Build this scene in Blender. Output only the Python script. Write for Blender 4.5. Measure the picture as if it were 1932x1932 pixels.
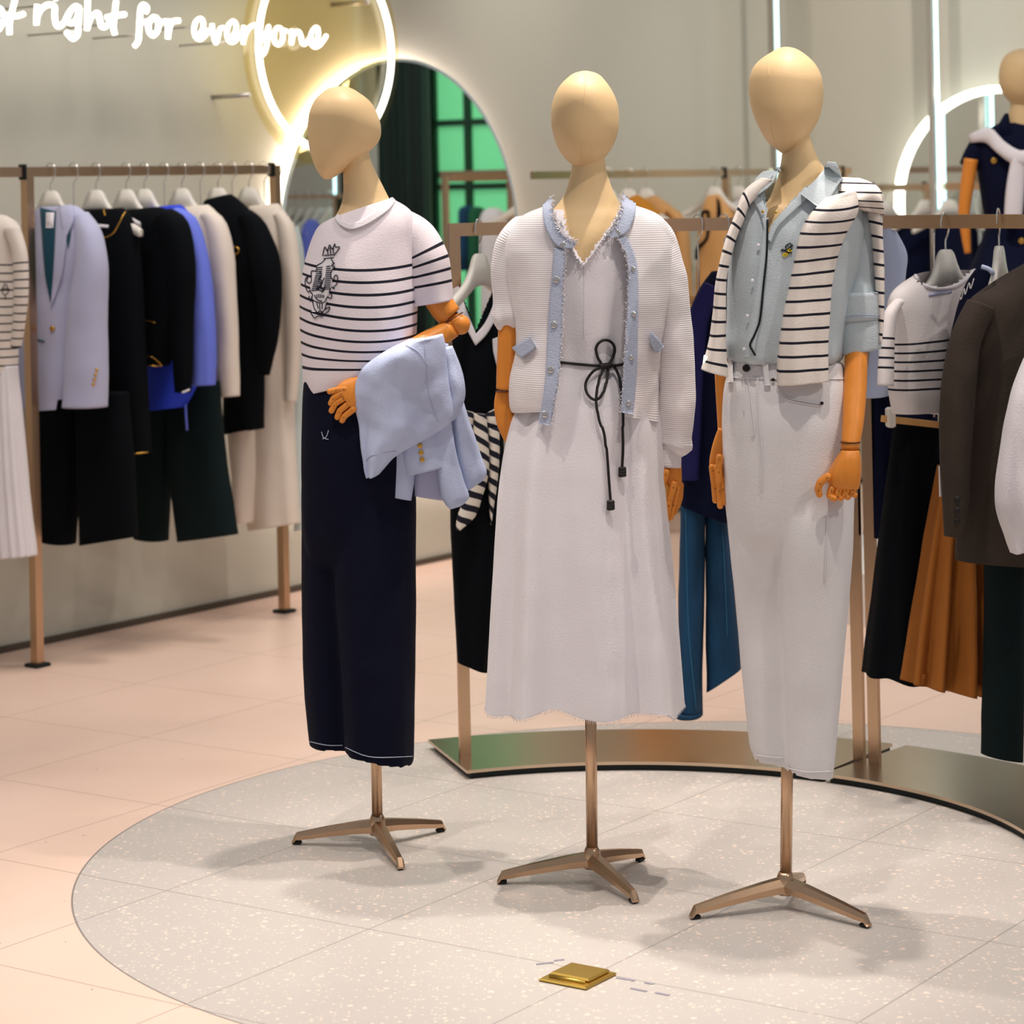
import bpy, math, random
from mathutils import Vector, noise
from mathutils.bvhtree import BVHTree

sc = bpy.context.scene
for o in list(bpy.data.objects):
    bpy.data.objects.remove(o, do_unlink=True)
COL = sc.collection
V = Vector
# ------------------------------------------------------------------ camera
F = 4761.0                       # focal length in pixels of the 1932 px frame
ROLL = math.radians(1.234)
CR, SR = math.cos(ROLL), math.sin(ROLL)
HC, SH = 1.5, 608.2              # lens height (m), vertical shift (px)
cd = bpy.data.cameras.new('camera')
cam = bpy.data.objects.new('camera', cd)
COL.objects.link(cam)
cd.sensor_width = 36.0
cd.lens = 36.0 * F / 1932
cd.shift_x = SH * SR / 1932
cd.shift_y = -SH * CR / 1932
cd.clip_end = 100
cam.matrix_world = ((CR, SR, 0, 0), (0, 0, -1, 0), (-SR, CR, 0, HC), (0, 0, 0, 1))
from mathutils import Matrix
cam.matrix_world = Matrix(((CR, SR, 0, 0), (0, 0, -1, 0), (-SR, CR, 0, HC), (0, 0, 0, 1)))
cd.dof.use_dof = True
cd.dof.focus_distance = 5.38
cd.dof.aperture_fstop = 5.2
sc.camera = cam
# ------------------------------------------------------------------ world, ceiling lights, exposure
w = bpy.data.worlds.new('shop_ambient')
sc.world = w
w.use_nodes = True
w.node_tree.nodes['Background'].inputs[0].default_value = (0.98, 0.97, 1.0, 1)
w.node_tree.nodes['Background'].inputs[1].default_value = 0.31
sc.view_settings.view_transform = 'Standard'
sc.view_settings.look = 'None'
sc.view_settings.gamma = 1
sc.view_settings.exposure = 0.0


BUDGET = 1.0


def spot(x, y, z, tx, ty, tz, power, size=60, blend=0.6, rad=0.05, col=(1, 0.885, 0.80)):
    l = bpy.data.lights.new('ceiling_spot', 'SPOT')
    l.energy = power
    l.spot_size = math.radians(size)
    l.spot_blend = blend
    l.shadow_soft_size = rad
    l.color = col
    o = bpy.data.objects.new('ceiling_spot', l)
    COL.objects.link(o)
    o.location = (x, y, z)
    o.rotation_euler = (V((tx, ty, tz)) - V((x, y, z))).to_track_quat('-Z', 'Y').to_euler()
    return o


spot(-0.15, 5.9, 3.6, -0.3, 5.6, 0.8, 215, 55, rad=0.03)
spot(0.75, 5.5, 3.6, 0.45, 5.2, 0.8, 215, 55, rad=0.03)
spot(-0.8, 4.6, 3.6, -0.65, 4.9, 0.0, 135, 54, 0.7, rad=0.03)
spot(0.5, 4.3, 3.6, 0.3, 4.7, 0.0, 135, 54, 0.7, rad=0.03)
spot(1.6, 4.8, 3.6, 1.2, 5.1, 0.0, 100, 52, 0.7)
spot(2.6, 3.0, 3.3, 0.3, 5.4, 0.9, 85, 45, 0.8, rad=0.04)
spot(-1.3, 6.7, 3.4, -1.3, 8.3, 0.3, 120, 66, 0.8, rad=0.5)
spot(-0.4, 8.0, 3.4, -0.3, 8.3, 0.0, 130, 95, 0.9, rad=0.3)
spot(1.2, 7.6, 3.4, 1.2, 8.0, 0.3, 120, 95, 0.9)
spot(2.4, 6.6, 3.4, 1.6, 7.4, 0.6, 110, 80, 0.9)
spot(-1.7, 5.6, 3.4, -1.2, 6.0, 0.0, 90, 80, 0.9)
spot(2.0, 9.6, 3.4, 2.4, 11.8, 1.4, 110, 100, 0.9)
spot(0.6, 9.2, 3.4, 1.2, 12.2, 1.5, 105, 100, 0.9)


# ------------------------------------------------------------------ pixel <-> place
def der(x, y):
    x -= 966
    y -= 966
    return x * CR - y * SR, x * SR + y * CR + SH


def at(x, y, Y):
    a, b = der(x, y)
    return V((a * Y / F, Y, HC - b * Y / F))


def floor_at(x, y, z=0.0):
    a, b = der(x, y)
    Y = F * (HC - z) / b
    return V((a * Y / F, Y, z))


def px(P):
    a = P.x * F / P.y
    b = (HC - P.z) * F / P.y - SH
    return a * CR + b * SR + 966, -a * SR + b * CR + 966


ORIGIN = V((0, 0, HC))


class Plane:
    """a vertical plane through P (x, y) running along direction d"""

    def __init__(s, P, d):
        s.P = V((P[0], P[1]))
        s.d = V((d[0], d[1])).normalized()
        n = V((s.d.y, -s.d.x))
        s.n = n if n.y < 0 else -n
        s.n3 = V((s.n.x, s.n.y, 0))
        s.d3 = V((s.d.x, s.d.y, 0))

    def __call__(s, x, y):
        a, b = der(x, y)
        r = V((a / F, 1.0))
        k = s.P.dot(s.n) / r.dot(s.n)
        return V((r.x * k, k, HC - b * k / F))

    def shift(s, off):
        return Plane(s.P + s.n * off, s.d)


def near(P, o):
    return P + (ORIGIN - P) * (o / P.y)


def FR(Y):
    return Plane((0, Y), (1, 0))


UW = V((0.6, 0.8))               # the long wall runs this way
NW = V((0.8, -0.6))              # and looks this way
W0 = V((-0.80, 9.575))
CORNER = V((1.566, 12.73))
WALL = Plane(W0, UW)
WALL.n, WALL.n3 = NW, V((NW.x, NW.y, 0))
BACKW = Plane(CORNER, NW)
RAIL_W = Plane(W0 + NW * 0.29, UW)
ARC = V((0.213, 5.541))


def on_arc(xp, R=1.12):
    a, _ = der(xp, 420)
    k = a / F
    A = k * k + 1
    B = -2 * (k * ARC.x + ARC.y)
    C = ARC.length_squared - R * R
    Y = (-B + math.sqrt(max(B * B - 4 * A * C, 0))) / (2 * A)
    return V((k * Y, Y))


# ------------------------------------------------------------------ materials
def lin(c):
    return tuple(((v / 255) / 12.92 if v / 255 <= 0.04045 else ((v / 255 + 0.055) / 1.055) ** 2.4) for v in c) + (1,)


MATS = {}


def mat(name, c, rough=0.85, metal=0.0, bump=0.0, bscale=60, sheen=0.0, var=0.06, vscale=6, spec=0.5, stretch=None,
        emit=None, estr=0, trans=0, alpha=1, ior=1.45, coat=0):
    m = bpy.data.materials.new(name)
    m.use_nodes = True
    N, L = m.node_tree.nodes, m.node_tree.links
    b = N['Principled BSDF']
    col = lin(c)
    b.inputs['Base Color'].default_value = col
    b.inputs['Roughness'].default_value = rough
    b.inputs['Metallic'].default_value = metal
    b.inputs['Specular IOR Level'].default_value = spec
    b.inputs['IOR'].default_value = ior
    if sheen:
        b.inputs['Sheen Weight'].default_value = sheen
    if coat:
        b.inputs['Coat Weight'].default_value = coat
        b.inputs['Coat Roughness'].default_value = 0.25
    if trans:
        b.inputs['Transmission Weight'].default_value = trans
    if alpha < 1:
        b.inputs['Alpha'].default_value = alpha
    if emit:
        b.inputs['Emission Color'].default_value = lin(emit)
        b.inputs['Emission Strength'].default_value = estr
    tc = N.new('ShaderNodeTexCoord')
    mp = N.new('ShaderNodeMapping')
    L.new(tc.outputs['Object'], mp.inputs[0])
    if stretch:
        mp.inputs['Scale'].default_value = stretch
    if var:
        n = N.new('ShaderNodeTexNoise')
        n.inputs['Scale'].default_value = vscale
        n.inputs['Detail'].default_value = 4
        L.new(mp.outputs[0], n.inputs['Vector'])
        mx = N.new('ShaderNodeMix')
        mx.data_type = 'RGBA'
        mx.inputs['A'].default_value = tuple(v * (1 - var) for v in col[:3]) + (1,)
        mx.inputs['B'].default_value = tuple(min(1, v * (1 + var)) for v in col[:3]) + (1,)
        L.new(n.outputs['Fac'], mx.inputs['Factor'])
        L.new(mx.outputs['Result'], b.inputs['Base Color'])
        m['mix'] = mx.name
    if bump:
        n2 = N.new('ShaderNodeTexNoise')
        n2.inputs['Scale'].default_value = bscale
        n2.inputs['Detail'].default_value = 3
        L.new(mp.outputs[0], n2.inputs['Vector'])
        bp = N.new('ShaderNodeBump')
        bp.inputs['Strength'].default_value = bump
        bp.inputs['Distance'].default_value = 0.004
        L.new(n2.outputs['Fac'], bp.inputs['Height'])
        L.new(bp.outputs[0], b.inputs['Normal'])
    MATS[name] = m
    return m


def math_node(N, L, op, a, b=None):
    n = N.new('ShaderNodeMath')
    n.operation = op
    for i, v in enumerate((a, b)):
        if v is None:
            continue
        if isinstance(v, (int, float)):
            n.inputs[i].default_value = v
        else:
            L.new(v, n.inputs[i])
    return n.outputs[0]


def striped(name, base, stripe, v0, period, count, width, diag=0.0, **k):
    """stripes woven across the cloth, following its own run (UV v)"""
    m = mat(name, base, var=0, **k)
    N, L = m.node_tree.nodes, m.node_tree.links
    uv = N.new('ShaderNodeUVMap')
    sp = N.new('ShaderNodeSeparateXYZ')
    L.new(uv.outputs[0], sp.inputs[0])
    v = math_node(N, L, 'MULTIPLY', sp.outputs[1], 1000.0)
    if diag:
        v = math_node(N, L, 'ADD', v, math_node(N, L, 'MULTIPLY', sp.outputs[0], diag))
    t = math_node(N, L, 'DIVIDE', math_node(N, L, 'SUBTRACT', v, v0), period)
    fr = math_node(N, L, 'FRACT', t)
    on = math_node(N, L, 'LESS_THAN', fr, width / period)
    on = math_node(N, L, 'MULTIPLY', on, math_node(N, L, 'GREATER_THAN', t, 0.0))
    on = math_node(N, L, 'MULTIPLY', on, math_node(N, L, 'LESS_THAN', t, float(count)))
    mx = N.new('ShaderNodeMix')
    mx.data_type = 'RGBA'
    mx.inputs['A'].default_value = lin(base)
    mx.inputs['B'].default_value = lin(stripe)
    L.new(on, mx.inputs['Factor'])
    L.new(mx.outputs['Result'], N['Principled BSDF'].inputs['Base Color'])
    return m


def ribbed(m, freq=400, strength=0.4):
    """fine knit ribs along the UV run"""
    N, L = m.node_tree.nodes, m.node_tree.links
    uv = N.new('ShaderNodeUVMap')
    wv = N.new('ShaderNodeTexWave')
    wv.bands_direction = 'Y'
    wv.inputs['Scale'].default_value = freq
    L.new(uv.outputs[0], wv.inputs[0])
    bp = N.new('ShaderNodeBump')
    bp.inputs['Strength'].default_value = strength
    bp.inputs['Distance'].default_value = 0.002
    L.new(wv.outputs['Fac'], bp.inputs['Height'])
    L.new(bp.outputs[0], N['Principled BSDF'].inputs['Normal'])
    return m


WHITE = (223, 220, 225)
INK = (8, 12, 32)
mat('white_cotton', WHITE, bump=0.25, bscale=250, sheen=0.2, var=0.03)
mat('white_denim', (219, 217, 219), bump=0.3, bscale=350, var=0.03)
ribbed(mat('white_knit', (227, 222, 224), sheen=0.3, var=0.03), 80, 0.3)
mat('cream_cloth', (222, 212, 200), bump=0.2, bscale=200, sheen=0.2, var=0.04)
mat('navy_denim', (2, 6, 30), bump=0.3, bscale=400, var=0.15, vscale=20, spec=0.2)
mat('black_cloth', (1, 5, 11), bump=0.2, bscale=200, var=0.1, spec=0.15)
mat('navy_cloth', (3, 10, 40), bump=0.2, bscale=200, var=0.12, spec=0.2)
mat('ink_green_cloth', (9, 26, 28), bump=0.2, bscale=200, var=0.12, spec=0.2)
mat('lavender_wool', (178, 182, 212), bump=0.3, bscale=300, sheen=0.2, var=0.05)
mat('sky_cotton', (184, 196, 226), bump=0.3, bscale=300, var=0.05)
mat('teal_lining', (10, 70, 92), rough=0.5, var=0.1)
mat('blue_cloth', (32, 62, 205), bump=0.2, bscale=200, var=0.08)
mat('periwinkle_cloth', (104, 122, 226), bump=0.2, bscale=200, var=0.06)
mat('grey_chambray', (190, 202, 208), bump=0.35, bscale=350, var=0.04)
mat('denim_trim', (176, 186, 208), bump=0.5, bscale=300, var=0.1, vscale=60)
mat('blue_denim', (10, 62, 98), bump=0.4, bscale=350, var=0.6, vscale=9, stretch=(3, 3, 0.6))
mat('denim_seam', (46, 112, 150))
mat('brown_cloth', (150, 88, 22), bump=0.2, bscale=200, var=0.08)
mat('dark_brown_wool', (50, 40, 32), bump=0.3, bscale=250, var=0.15)
mat('tan_cloth', (206, 158, 100), bump=0.2, bscale=200, var=0.08)
mat('mustard_cloth', (196, 132, 36), bump=0.2, bscale=200, var=0.08)
mat('aqua_cloth', (190, 205, 205), bump=0.2, bscale=200, var=0.05)
mat('violet_cloth', (16, 16, 82), bump=0.2, bscale=200, var=0.1)
mat('green_cloth', (20, 90, 60), bump=0.2, bscale=200, var=0.1)
mat('mannequin_skin', (226, 196, 148), rough=0.5, var=0.03, vscale=4, bump=0.08, bscale=300, spec=0.35)
mat('limb_wood', (217, 136, 52), rough=0.42, var=0.14, vscale=14, stretch=(6, 6, 0.7), spec=0.4)
mat('joint_dark', (70, 34, 10), rough=0.7)  # dark brown of the joint lines and pins on wooden limbs
mat('satin_metal', (198, 166, 136), rough=0.3, metal=1.0, var=0.03)
mat('plate_metal', (204, 184, 160), rough=0.24, metal=1.0, var=0.06, vscale=3)
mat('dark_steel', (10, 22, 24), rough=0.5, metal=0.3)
mat('chrome', (220, 218, 214), rough=0.15, metal=1.0, var=0)
mat('gold', (224, 176, 84), rough=0.25, metal=1.0, var=0.05)
mat('brass_plate', (216, 182, 92), rough=0.36, metal=1.0, var=0.08)
mat('rubber', (12, 14, 16), rough=0.7)
mat('hanger_white', (222, 220, 212), rough=0.4, var=0.02)
mat('thread_ink', (10, 12, 34), rough=0.8)
mat('thread_white', (240, 236, 234), rough=0.8)
mat('thread_yellow', (226, 200, 40), rough=0.8)
mat('cord_black', (14, 10, 12), rough=0.6)
mat('tag_paper', (235, 232, 240), rough=0.7)
mat('wall_paint', (206, 205, 192), rough=0.9, var=0.02, vscale=2, bump=0.05, bscale=200)
mat('plinth_paint', (224, 220, 214), rough=0.7, var=0.02)
mat('skirting', (84, 74, 62), rough=0.5)
mat('led_white', (255, 255, 250), emit=(255, 253, 240), estr=3.6, var=0)
mat('led_cyan', (200, 250, 255), emit=(200, 250, 255), estr=3.0, var=0)
mat('led_warm', (255, 240, 230), emit=(255, 232, 222), estr=21.0, var=0)
mat('aluminium', (196, 190, 184), rough=0.35, metal=1.0, var=0.02)
mat('mirror_glass', (236, 238, 236), rough=0.015, metal=1.0, var=0)
mat('mirror_edge', (206, 224, 235), rough=0.3, var=0)
mat('curtain_velvet', (14, 50, 42), rough=0.9, sheen=0.4, var=0.2, vscale=12)
mat('window_frame', (20, 60, 40), rough=0.5)
mat('window_green', (100, 200, 140), rough=0.2, emit=(118, 214, 150), estr=0.6, var=0.12, vscale=1.2)
mat('cork', (200, 140, 70), rough=0.6)
striped('tee_stripes', (228, 220, 226), INK, 494, 21.7, 10, 5.0, bump=0.2, bscale=250)
striped('tee_sleeve_stripes', (228, 220, 226), INK, 513, 20.5, 4, 5.0, bump=0.2, bscale=250)
striped('scarf_stripes', (234, 226, 218), INK, 393, 26.3, 13, 5.0, bump=0.2, bscale=250)
striped('rail_tee_stripes', (226, 220, 220), INK, 648, 18.4, 6, 4.2, bump=0.2, bscale=250)
striped('rail_sleeve_stripes', (226, 220, 220), INK, 642, 18.4, 4, 4.2, bump=0.2, bscale=250)
striped('sailor_stripes', (222, 214, 206), (20, 24, 34), 497, 15.8, 14, 3.0, bump=0.2, bscale=250)
striped('bow_stripes', (222, 214, 202), INK, 0, 26, 200, 12, diag=30, bump=0.2, bscale=250)

# acrylic disc behind the round neon
ac = bpy.data.materials.new('acrylic_amber')
ac.use_nodes = True
_N, _L = ac.node_tree.nodes, ac.node_tree.links
_N.remove(_N['Principled BSDF'])
_t = _N.new('ShaderNodeBsdfTransparent')
_t.inputs[0].default_value = (1.0, 0.94, 0.76, 1)
_g = _N.new('ShaderNodeBsdfGlossy')
_g.inputs['Roughness'].default_value = 0.05
_m = _N.new('ShaderNodeMixShader')
_m.inputs[0].default_value = 0.05
_L.new(_t.outputs[0], _m.inputs[1])
_L.new(_g.outputs[0], _m.inputs[2])
_L.new(_m.outputs[0], _N['Material Output'].inputs[0])
MATS['acrylic_amber'] = ac


# floor: pale tiles with a round inlay of grey chipped terrazzo
def floor_material():
    m = bpy.data.materials.new('terrazzo_floor')
    m.use_nodes = True
    N, L = m.node_tree.nodes, m.node_tree.links
    b = N['Principled BSDF']
    b.inputs['Roughness'].default_value = 0.34
    b.inputs['Specular IOR Level'].default_value = 0.28
    geo = N.new('ShaderNodeNewGeometry')
    sp = N.new('ShaderNodeSeparateXYZ')
    L.new(geo.outputs['Position'], sp.inputs[0])
    X, Y = sp.outputs[0], sp.outputs[1]
    M = lambda op, a, b_=None: math_node(N, L, op, a, b_)
    dx, dy = M('SUBTRACT', X, 0.456), M('SUBTRACT', Y, 5.631)
    r = M('SQRT', M('ADD', M('MULTIPLY', dx, dx), M('MULTIPLY', dy, dy)))
    inside = M('LESS_THAN', r, 1.434)
    ring = M('LESS_THAN', M('ABSOLUTE', M('SUBTRACT', r, 1.434)), 0.0022)
    a = M('ADD', M('MULTIPLY', X, 0.82), M('MULTIPLY', Y, -0.572))
    c = M('ADD', M('MULTIPLY', X, 0.572), M('MULTIPLY', Y, 0.82))

    def lines(v, off, per):
        t = M('FRACT', M('ADD', M('DIVIDE', M('SUBTRACT', v, off), per), 0.5))
        return M('LESS_THAN', M('ABSOLUTE', M('SUBTRACT', t, 0.5)), 0.0017 / per)
    grout = M('MAXIMUM', lines(a, -3.195, 0.5545), lines(c, 3.477, 0.5610))

    def chips(scale, dens, soft):
        v = N.new('ShaderNodeTexVoronoi')
        v.inputs['Scale'].default_value = scale
        L.new(geo.outputs['Position'], v.inputs['Vector'])
        wn = N.new('ShaderNodeSeparateColor')
        L.new(v.outputs['Color'], wn.inputs[0])
        near = M('LESS_THAN', v.outputs['Distance'], M('MULTIPLY', wn.outputs[1], soft))
        return M('MULTIPLY', near, M('LESS_THAN', wn.outputs[0], dens))
    chip = M('MAXIMUM', chips(62, 0.36, 0.40), chips(125, 0.34, 0.45))
    speck = chips(38, 0.05, 0.14)
    cloud = N.new('ShaderNodeTexNoise')
    cloud.inputs['Scale'].default_value = 2.2
    cloud.inputs['Detail'].default_value = 6
    L.new(geo.outputs['Position'], cloud.inputs['Vector'])

    def mix(f, A, B):
        n = N.new('ShaderNodeMix')
        n.data_type = 'RGBA'
        for key, val in (('Factor', f), ('A', A), ('B', B)):
            if isinstance(val, tuple):
                n.inputs[key].default_value = val
            else:
                L.new(val, n.inputs[key])
        return n.outputs['Result']
    tile = mix(cloud.outputs['Fac'], lin((228, 198, 180)), lin((240, 214, 198)))
    tile = mix(speck, tile, lin((140, 122, 110)))
    ter = mix(cloud.outputs['Fac'], lin((188, 182, 176)), lin((204, 198, 192)))
    ter = mix(chip, ter, lin((232, 214, 200)))
    col = mix(inside, tile, ter)
    col = mix(M('MULTIPLY', grout, 0.55), col, lin((120, 112, 108)))
    col = mix(M('MULTIPLY', ring, 0.8), col, lin((120, 116, 112)))
    L.new(col, b.inputs['Base Color'])
    MATS['terrazzo_floor'] = m


floor_material()


# ------------------------------------------------------------------ mesh kit
class Geo:
    def __init__(s):
        s.v, s.f, s.uv = [], [], []

    def add(s, *others):
        for g in others:
            n = len(s.v)
            s.v += g.v
            s.uv += g.uv
            s.f += [tuple(i + n for i in f) for f in g.f]
        return s


def crom(p, t):
    """Catmull-Rom through a list of tuples, t in [0, len-1]"""
    i = min(int(t), len(p) - 2)
    u = t - i
    a, b, c, d = p[max(i - 1, 0)], p[i], p[i + 1], p[min(i + 2, len(p) - 1)]
    return tuple(0.5 * (2 * B + (C - A) * u + (2 * A - 5 * B + 4 * C - D) * u * u + (3 * B - A - 3 * C + D) * u ** 3)
                 for A, B, C, D in zip(a, b, c, d))


def smooth(pts, n):
    return [crom(pts, (len(pts) - 1) * i / (n - 1)) for i in range(n)]


def loft(rows, plane, t=0.1, nphi=56, step=7, folds=(), p=2.3, off=0.0, amp=0.004, nsc=7.0, seed=0, hollow=True,
         cut=(), hem=(), linear=False, vmul=1.0, vstart=None, through=False):
    """rows: (xl, yl, xr, yr [, half depth m [, bulge px [, forward m]]]) traced level by level down the thing"""
    R = []
    for r in rows:
        r = tuple(r)
        R.append((r + (t, 0.0, 0.0)[len(r) - 4:])[:7] if len(r) < 7 else r[:7])
    S = []
    for i in range(len(R) - 1):
        a, b = R[i], R[i + 1]
        d = max(abs(a[1] - b[1]), abs(a[3] - b[3]), abs(a[0] - b[0]) * .7, abs(a[2] - b[2]) * .7)
        k = max(2, int(d / step))
        for j in range(k):
            S.append(crom(R, i + j / k) if not linear else tuple(A + (B - A) * j / k for A, B in zip(a, b)))
    S.append(R[-1])
    g = Geo()
    n3 = plane.n3
    vrun = (S[0][1] + S[0][3]) / 2 if vstart is None else vstart
    prev = None
    nr = len(S)
    fr = []
    for j, (xl, yl, xr, yr, th, mid, fo) in enumerate(S):
        Pl, Pr = plane(xl, yl), plane(xr, yr)
        C, A = (Pl + Pr) / 2, (Pr - Pl) / 2
        nx = abs(n3.x)
        if nx > 0.06 and abs(A.x) > 1e-4:
            th = min(th, .8 * abs(A.x) / nx)
            A = A * math.sqrt(1 - (th * nx / abs(A.x)) ** 2)
        if off or fo:
            C = C + (ORIGIN - C) * ((off + fo) / max(.3, C.y))
        cx, cy = (xl + xr) / 2, (yl + yr) / 2
        if prev:
            vrun += math.hypot(cx - prev[0], cy - prev[1]) * vmul
        prev = (cx, cy)
        vv = j / (nr - 1)
        mz = mid * C.y / F
        Ah = A.normalized() if A.length > 1e-6 else plane.d3
        for i in range(nphi):
            ph = 2 * math.pi * i / nphi
            c, s_ = math.cos(ph), math.sin(ph)
            x = math.copysign(abs(c) ** (2 / p), c)
            y = math.copysign(abs(s_) ** (2 / p), s_)
            d = 0.0
            for (k, am, phs, grow, drift) in folds:
                d += am * (vv ** grow) * math.sin(k * ph + phs + drift * vv)
            P = C + A * x + n3 * (th * y)
            if amp:
                q = P * nsc + V((seed * 7.3, seed * 3.1, 0))
                d += amp * (noise.noise(q) + 0.5 * noise.noise(q * 2.3)) * min(1, vv * 6 + .3)
            P = P + n3 * (y * d) + Ah * (x * d * 0.35)
            P.z += mz * (1 - x * x)
            if hem:
                e = max(0.0, (vv - 0.8) / 0.2)
                for (k, am, phs) in hem:
                    P.z += am * e * math.sin(k * ph + phs)
            g.v.append(P)
            g.uv.append((i / nphi, vrun / 1000))
            fr.append(s_ > -0.05 or through)
    lastcut = False
    for j in range(nr - 1):
        for i in range(nphi):
            k = (i + 1) % nphi
            q = (j * nphi + i, (j + 1) * nphi + i, (j + 1) * nphi + k, j * nphi + k)
            if cut and fr[q[0]]:
                X, Yp = px((g.v[q[0]] + g.v[q[2]]) / 2)
                if any(inpoly(X, Yp, pl) for pl in cut):
                    lastcut = lastcut or j >= nr - 3
                    continue
            g.f.append(q)
    # top cap
    if not cut:
        n = len(g.v)
        g.v.append(sum((g.v[i] for i in range(nphi)), V()) / nphi)
        g.uv.append(g.uv[0])
        for i in range(nphi):
            g.f.append((n, i, (i + 1) % nphi))
    # bottom: turned-in hem or plain cap
    if lastcut:
        return g
    b0 = (nr - 1) * nphi
    cen = sum((g.v[b0 + i] for i in range(nphi)), V()) / nphi
    ring = b0
    if hollow:
        k0 = max(0, nr - 1 - max(2, nr // 6)) * nphi
        inw = sum((g.v[k0 + i] for i in range(nphi)), V()) / nphi - cen
        inw = inw.normalized() * min(.03, inw.length)
        ring = len(g.v)
        for i in range(nphi):
            P = g.v[b0 + i]
            g.v.append(cen + (P - cen) * 0.93)
            g.uv.append(g.uv[b0 + i])
        r2 = len(g.v)
        for i in range(nphi):
            P = g.v[b0 + i]
            g.v.append(cen + (P - cen) * 0.88 + inw)
            g.uv.append(g.uv[b0 + i])
        for i in range(nphi):
            k = (i + 1) % nphi
            g.f.append((b0 + i, ring + i, ring + k, b0 + k))
            g.f.append((ring + i, r2 + i, r2 + k, ring + k))
        ring = r2
        cen = cen + inw
    n = len(g.v)
    g.v.append(cen)
    g.uv.append(g.uv[b0])
    for i in range(nphi):
        g.f.append((n, ring + (i + 1) % nphi, ring + i))
    return g


def limb(path, plane, ratio=0.9, **k):
    """path: (x, y, half width px [, forward m]) along a sleeve or arm"""
    rows = []
    for i, q in enumerate(path):
        a, b = path[max(i - 1, 0)], path[min(i + 1, len(path) - 1)]
        dx, dy = b[0] - a[0], b[1] - a[1]
        l = math.hypot(dx, dy) or 1
        nx, ny = dy / l, -dx / l                  # to the right when going down
        x, y, wd = q[0], q[1], q[2]
        fo = q[3] if len(q) > 3 else 0.0
        dep = plane(x, y).y
        rows.append((x - nx * wd, y - ny * wd, x + nx * wd, y + ny * wd, wd * dep / F * ratio, 0.0, fo))
    return loft(rows, plane, **k)


def inpoly(x, y, pl):
    c = False
    j = len(pl) - 1
    for i in range(len(pl)):
        if (pl[i][1] > y) != (pl[j][1] > y) and x < (pl[j][0] - pl[i][0]) * (y - pl[i][1]) / (pl[j][1] - pl[i][1]) + pl[i][0]:
            c = not c
        j = i
    return c


def tube(pts, r, n=10, closed=False, flat=1.0):
    """round bar swept through 3D points; r a number or one per point"""
    g = Geo()
    P = [V(q) for q in pts]
    m = len(P)
    rr = r if isinstance(r, (list, tuple)) else [r] * m
    up = None
    for i in range(m):
        if closed:
            T = P[(i + 1) % m] - P[i - 1]
        else:
            T = P[min(i + 1, m - 1)] - P[max(i - 1, 0)]
        T = T.normalized() if T.length > 1e-9 else V((0, 0, 1))
        if up is None:
            up = T.orthogonal().normalized() if abs(T.z) > 0.95 else T.cross(V((0, 0, 1))).normalized()
        up = up - T * up.dot(T)
        up = up.normalized() if up.length > 1e-6 else T.orthogonal().normalized()
        sd = T.cross(up)
        for k in range(n):
            a = 2 * math.pi * k / n
            g.v.append(P[i] + up * (math.cos(a) * rr[i] * flat) + sd * (math.sin(a) * rr[i]))
            g.uv.append((k / n, i / m))
    for i in range(m if closed else m - 1):
        j = (i + 1) % m
        for k in range(n):
            l = (k + 1) % n
            g.f.append((i * n + k, i * n + l, j * n + l, j * n + k))
    if not closed:
        g.f.append(tuple(range(n))[::-1])
        g.f.append(tuple((m - 1) * n + k for k in range(n)))
    return g


def capsule(a, b, r0, r1, n=12, flat=1.0):
    a, b = V(a), V(b)
    d = b - a
    pts, rs = [], []
    for t, s in ((-1, .35), (-.8, .7), (-.35, .95), (0, 1)):
        pts.append(a + d.normalized() * (t * r0 * .9))
        rs.append(r0 * s)
    for t, s in ((0, 1), (.35, .95), (.8, .7), (1, .35)):
        pts.append(b + d.normalized() * (t * r1 * .9))
        rs.append(r1 * s)
    return tube(pts, rs, n, flat=flat)


def boxg(c, sx, sy, sz, d=(1, 0), bev=0.0):
    """box at centre c; sx along d, sy across, sz up"""
    c = V(c)
    e = V((d[0], d[1], 0)).normalized()
    f = V((-e.y, e.x, 0))
    g = Geo()
    if bev <= 0:
        lv = [(-sz / 2, 0), (sz / 2, 0)]
    else:
        lv = [(-sz / 2, bev), (-sz / 2 + bev, 0), (sz / 2 - bev, 0), (sz / 2, bev)]
    for z, ins in lv:
        for a, b in ((-1, -1), (1, -1), (1, 1), (-1, 1)):
            g.v.append(c + e * (a * (sx / 2 - ins)) + f * (b * (sy / 2 - ins)) + V((0, 0, z)))
            g.uv.append((0, 0))
    for l in range(len(lv) - 1):
        for i in range(4):
            k = (i + 1) % 4
            g.f.append((l * 4 + i, l * 4 + k, l * 4 + 4 + k, l * 4 + 4 + i))
    g.f.append((3, 2, 1, 0))
    m = (len(lv) - 1) * 4
    g.f.append((m, m + 1, m + 2, m + 3))
    return g


def beam(a, b, w0, h0, w1=None, h1=None):
    """straight bar a to b of rectangular section (w across, h up)"""
    a, b = V(a), V(b)
    w1, h1 = w1 or w0, h1 or h0
    T = (b - a).normalized()
    s = T.cross(V((0, 0, 1)))
    s = s.normalized() if s.length > 1e-3 else V((1, 0, 0))
    u = s.cross(T)
    g = Geo()
    for P, w_, h in ((a, w0, h0), (b, w1, h1)):
        for x, y in ((-1, -1), (1, -1), (1, 1), (-1, 1)):
            g.v.append(P + s * (x * w_ / 2) + u * (y * h / 2))
            g.uv.append((0, 0))
    for i in range(4):
        k = (i + 1) % 4
        g.f.append((i, k, 4 + k, 4 + i))
    g.f += [(3, 2, 1, 0), (4, 5, 6, 7)]
    return g


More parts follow.
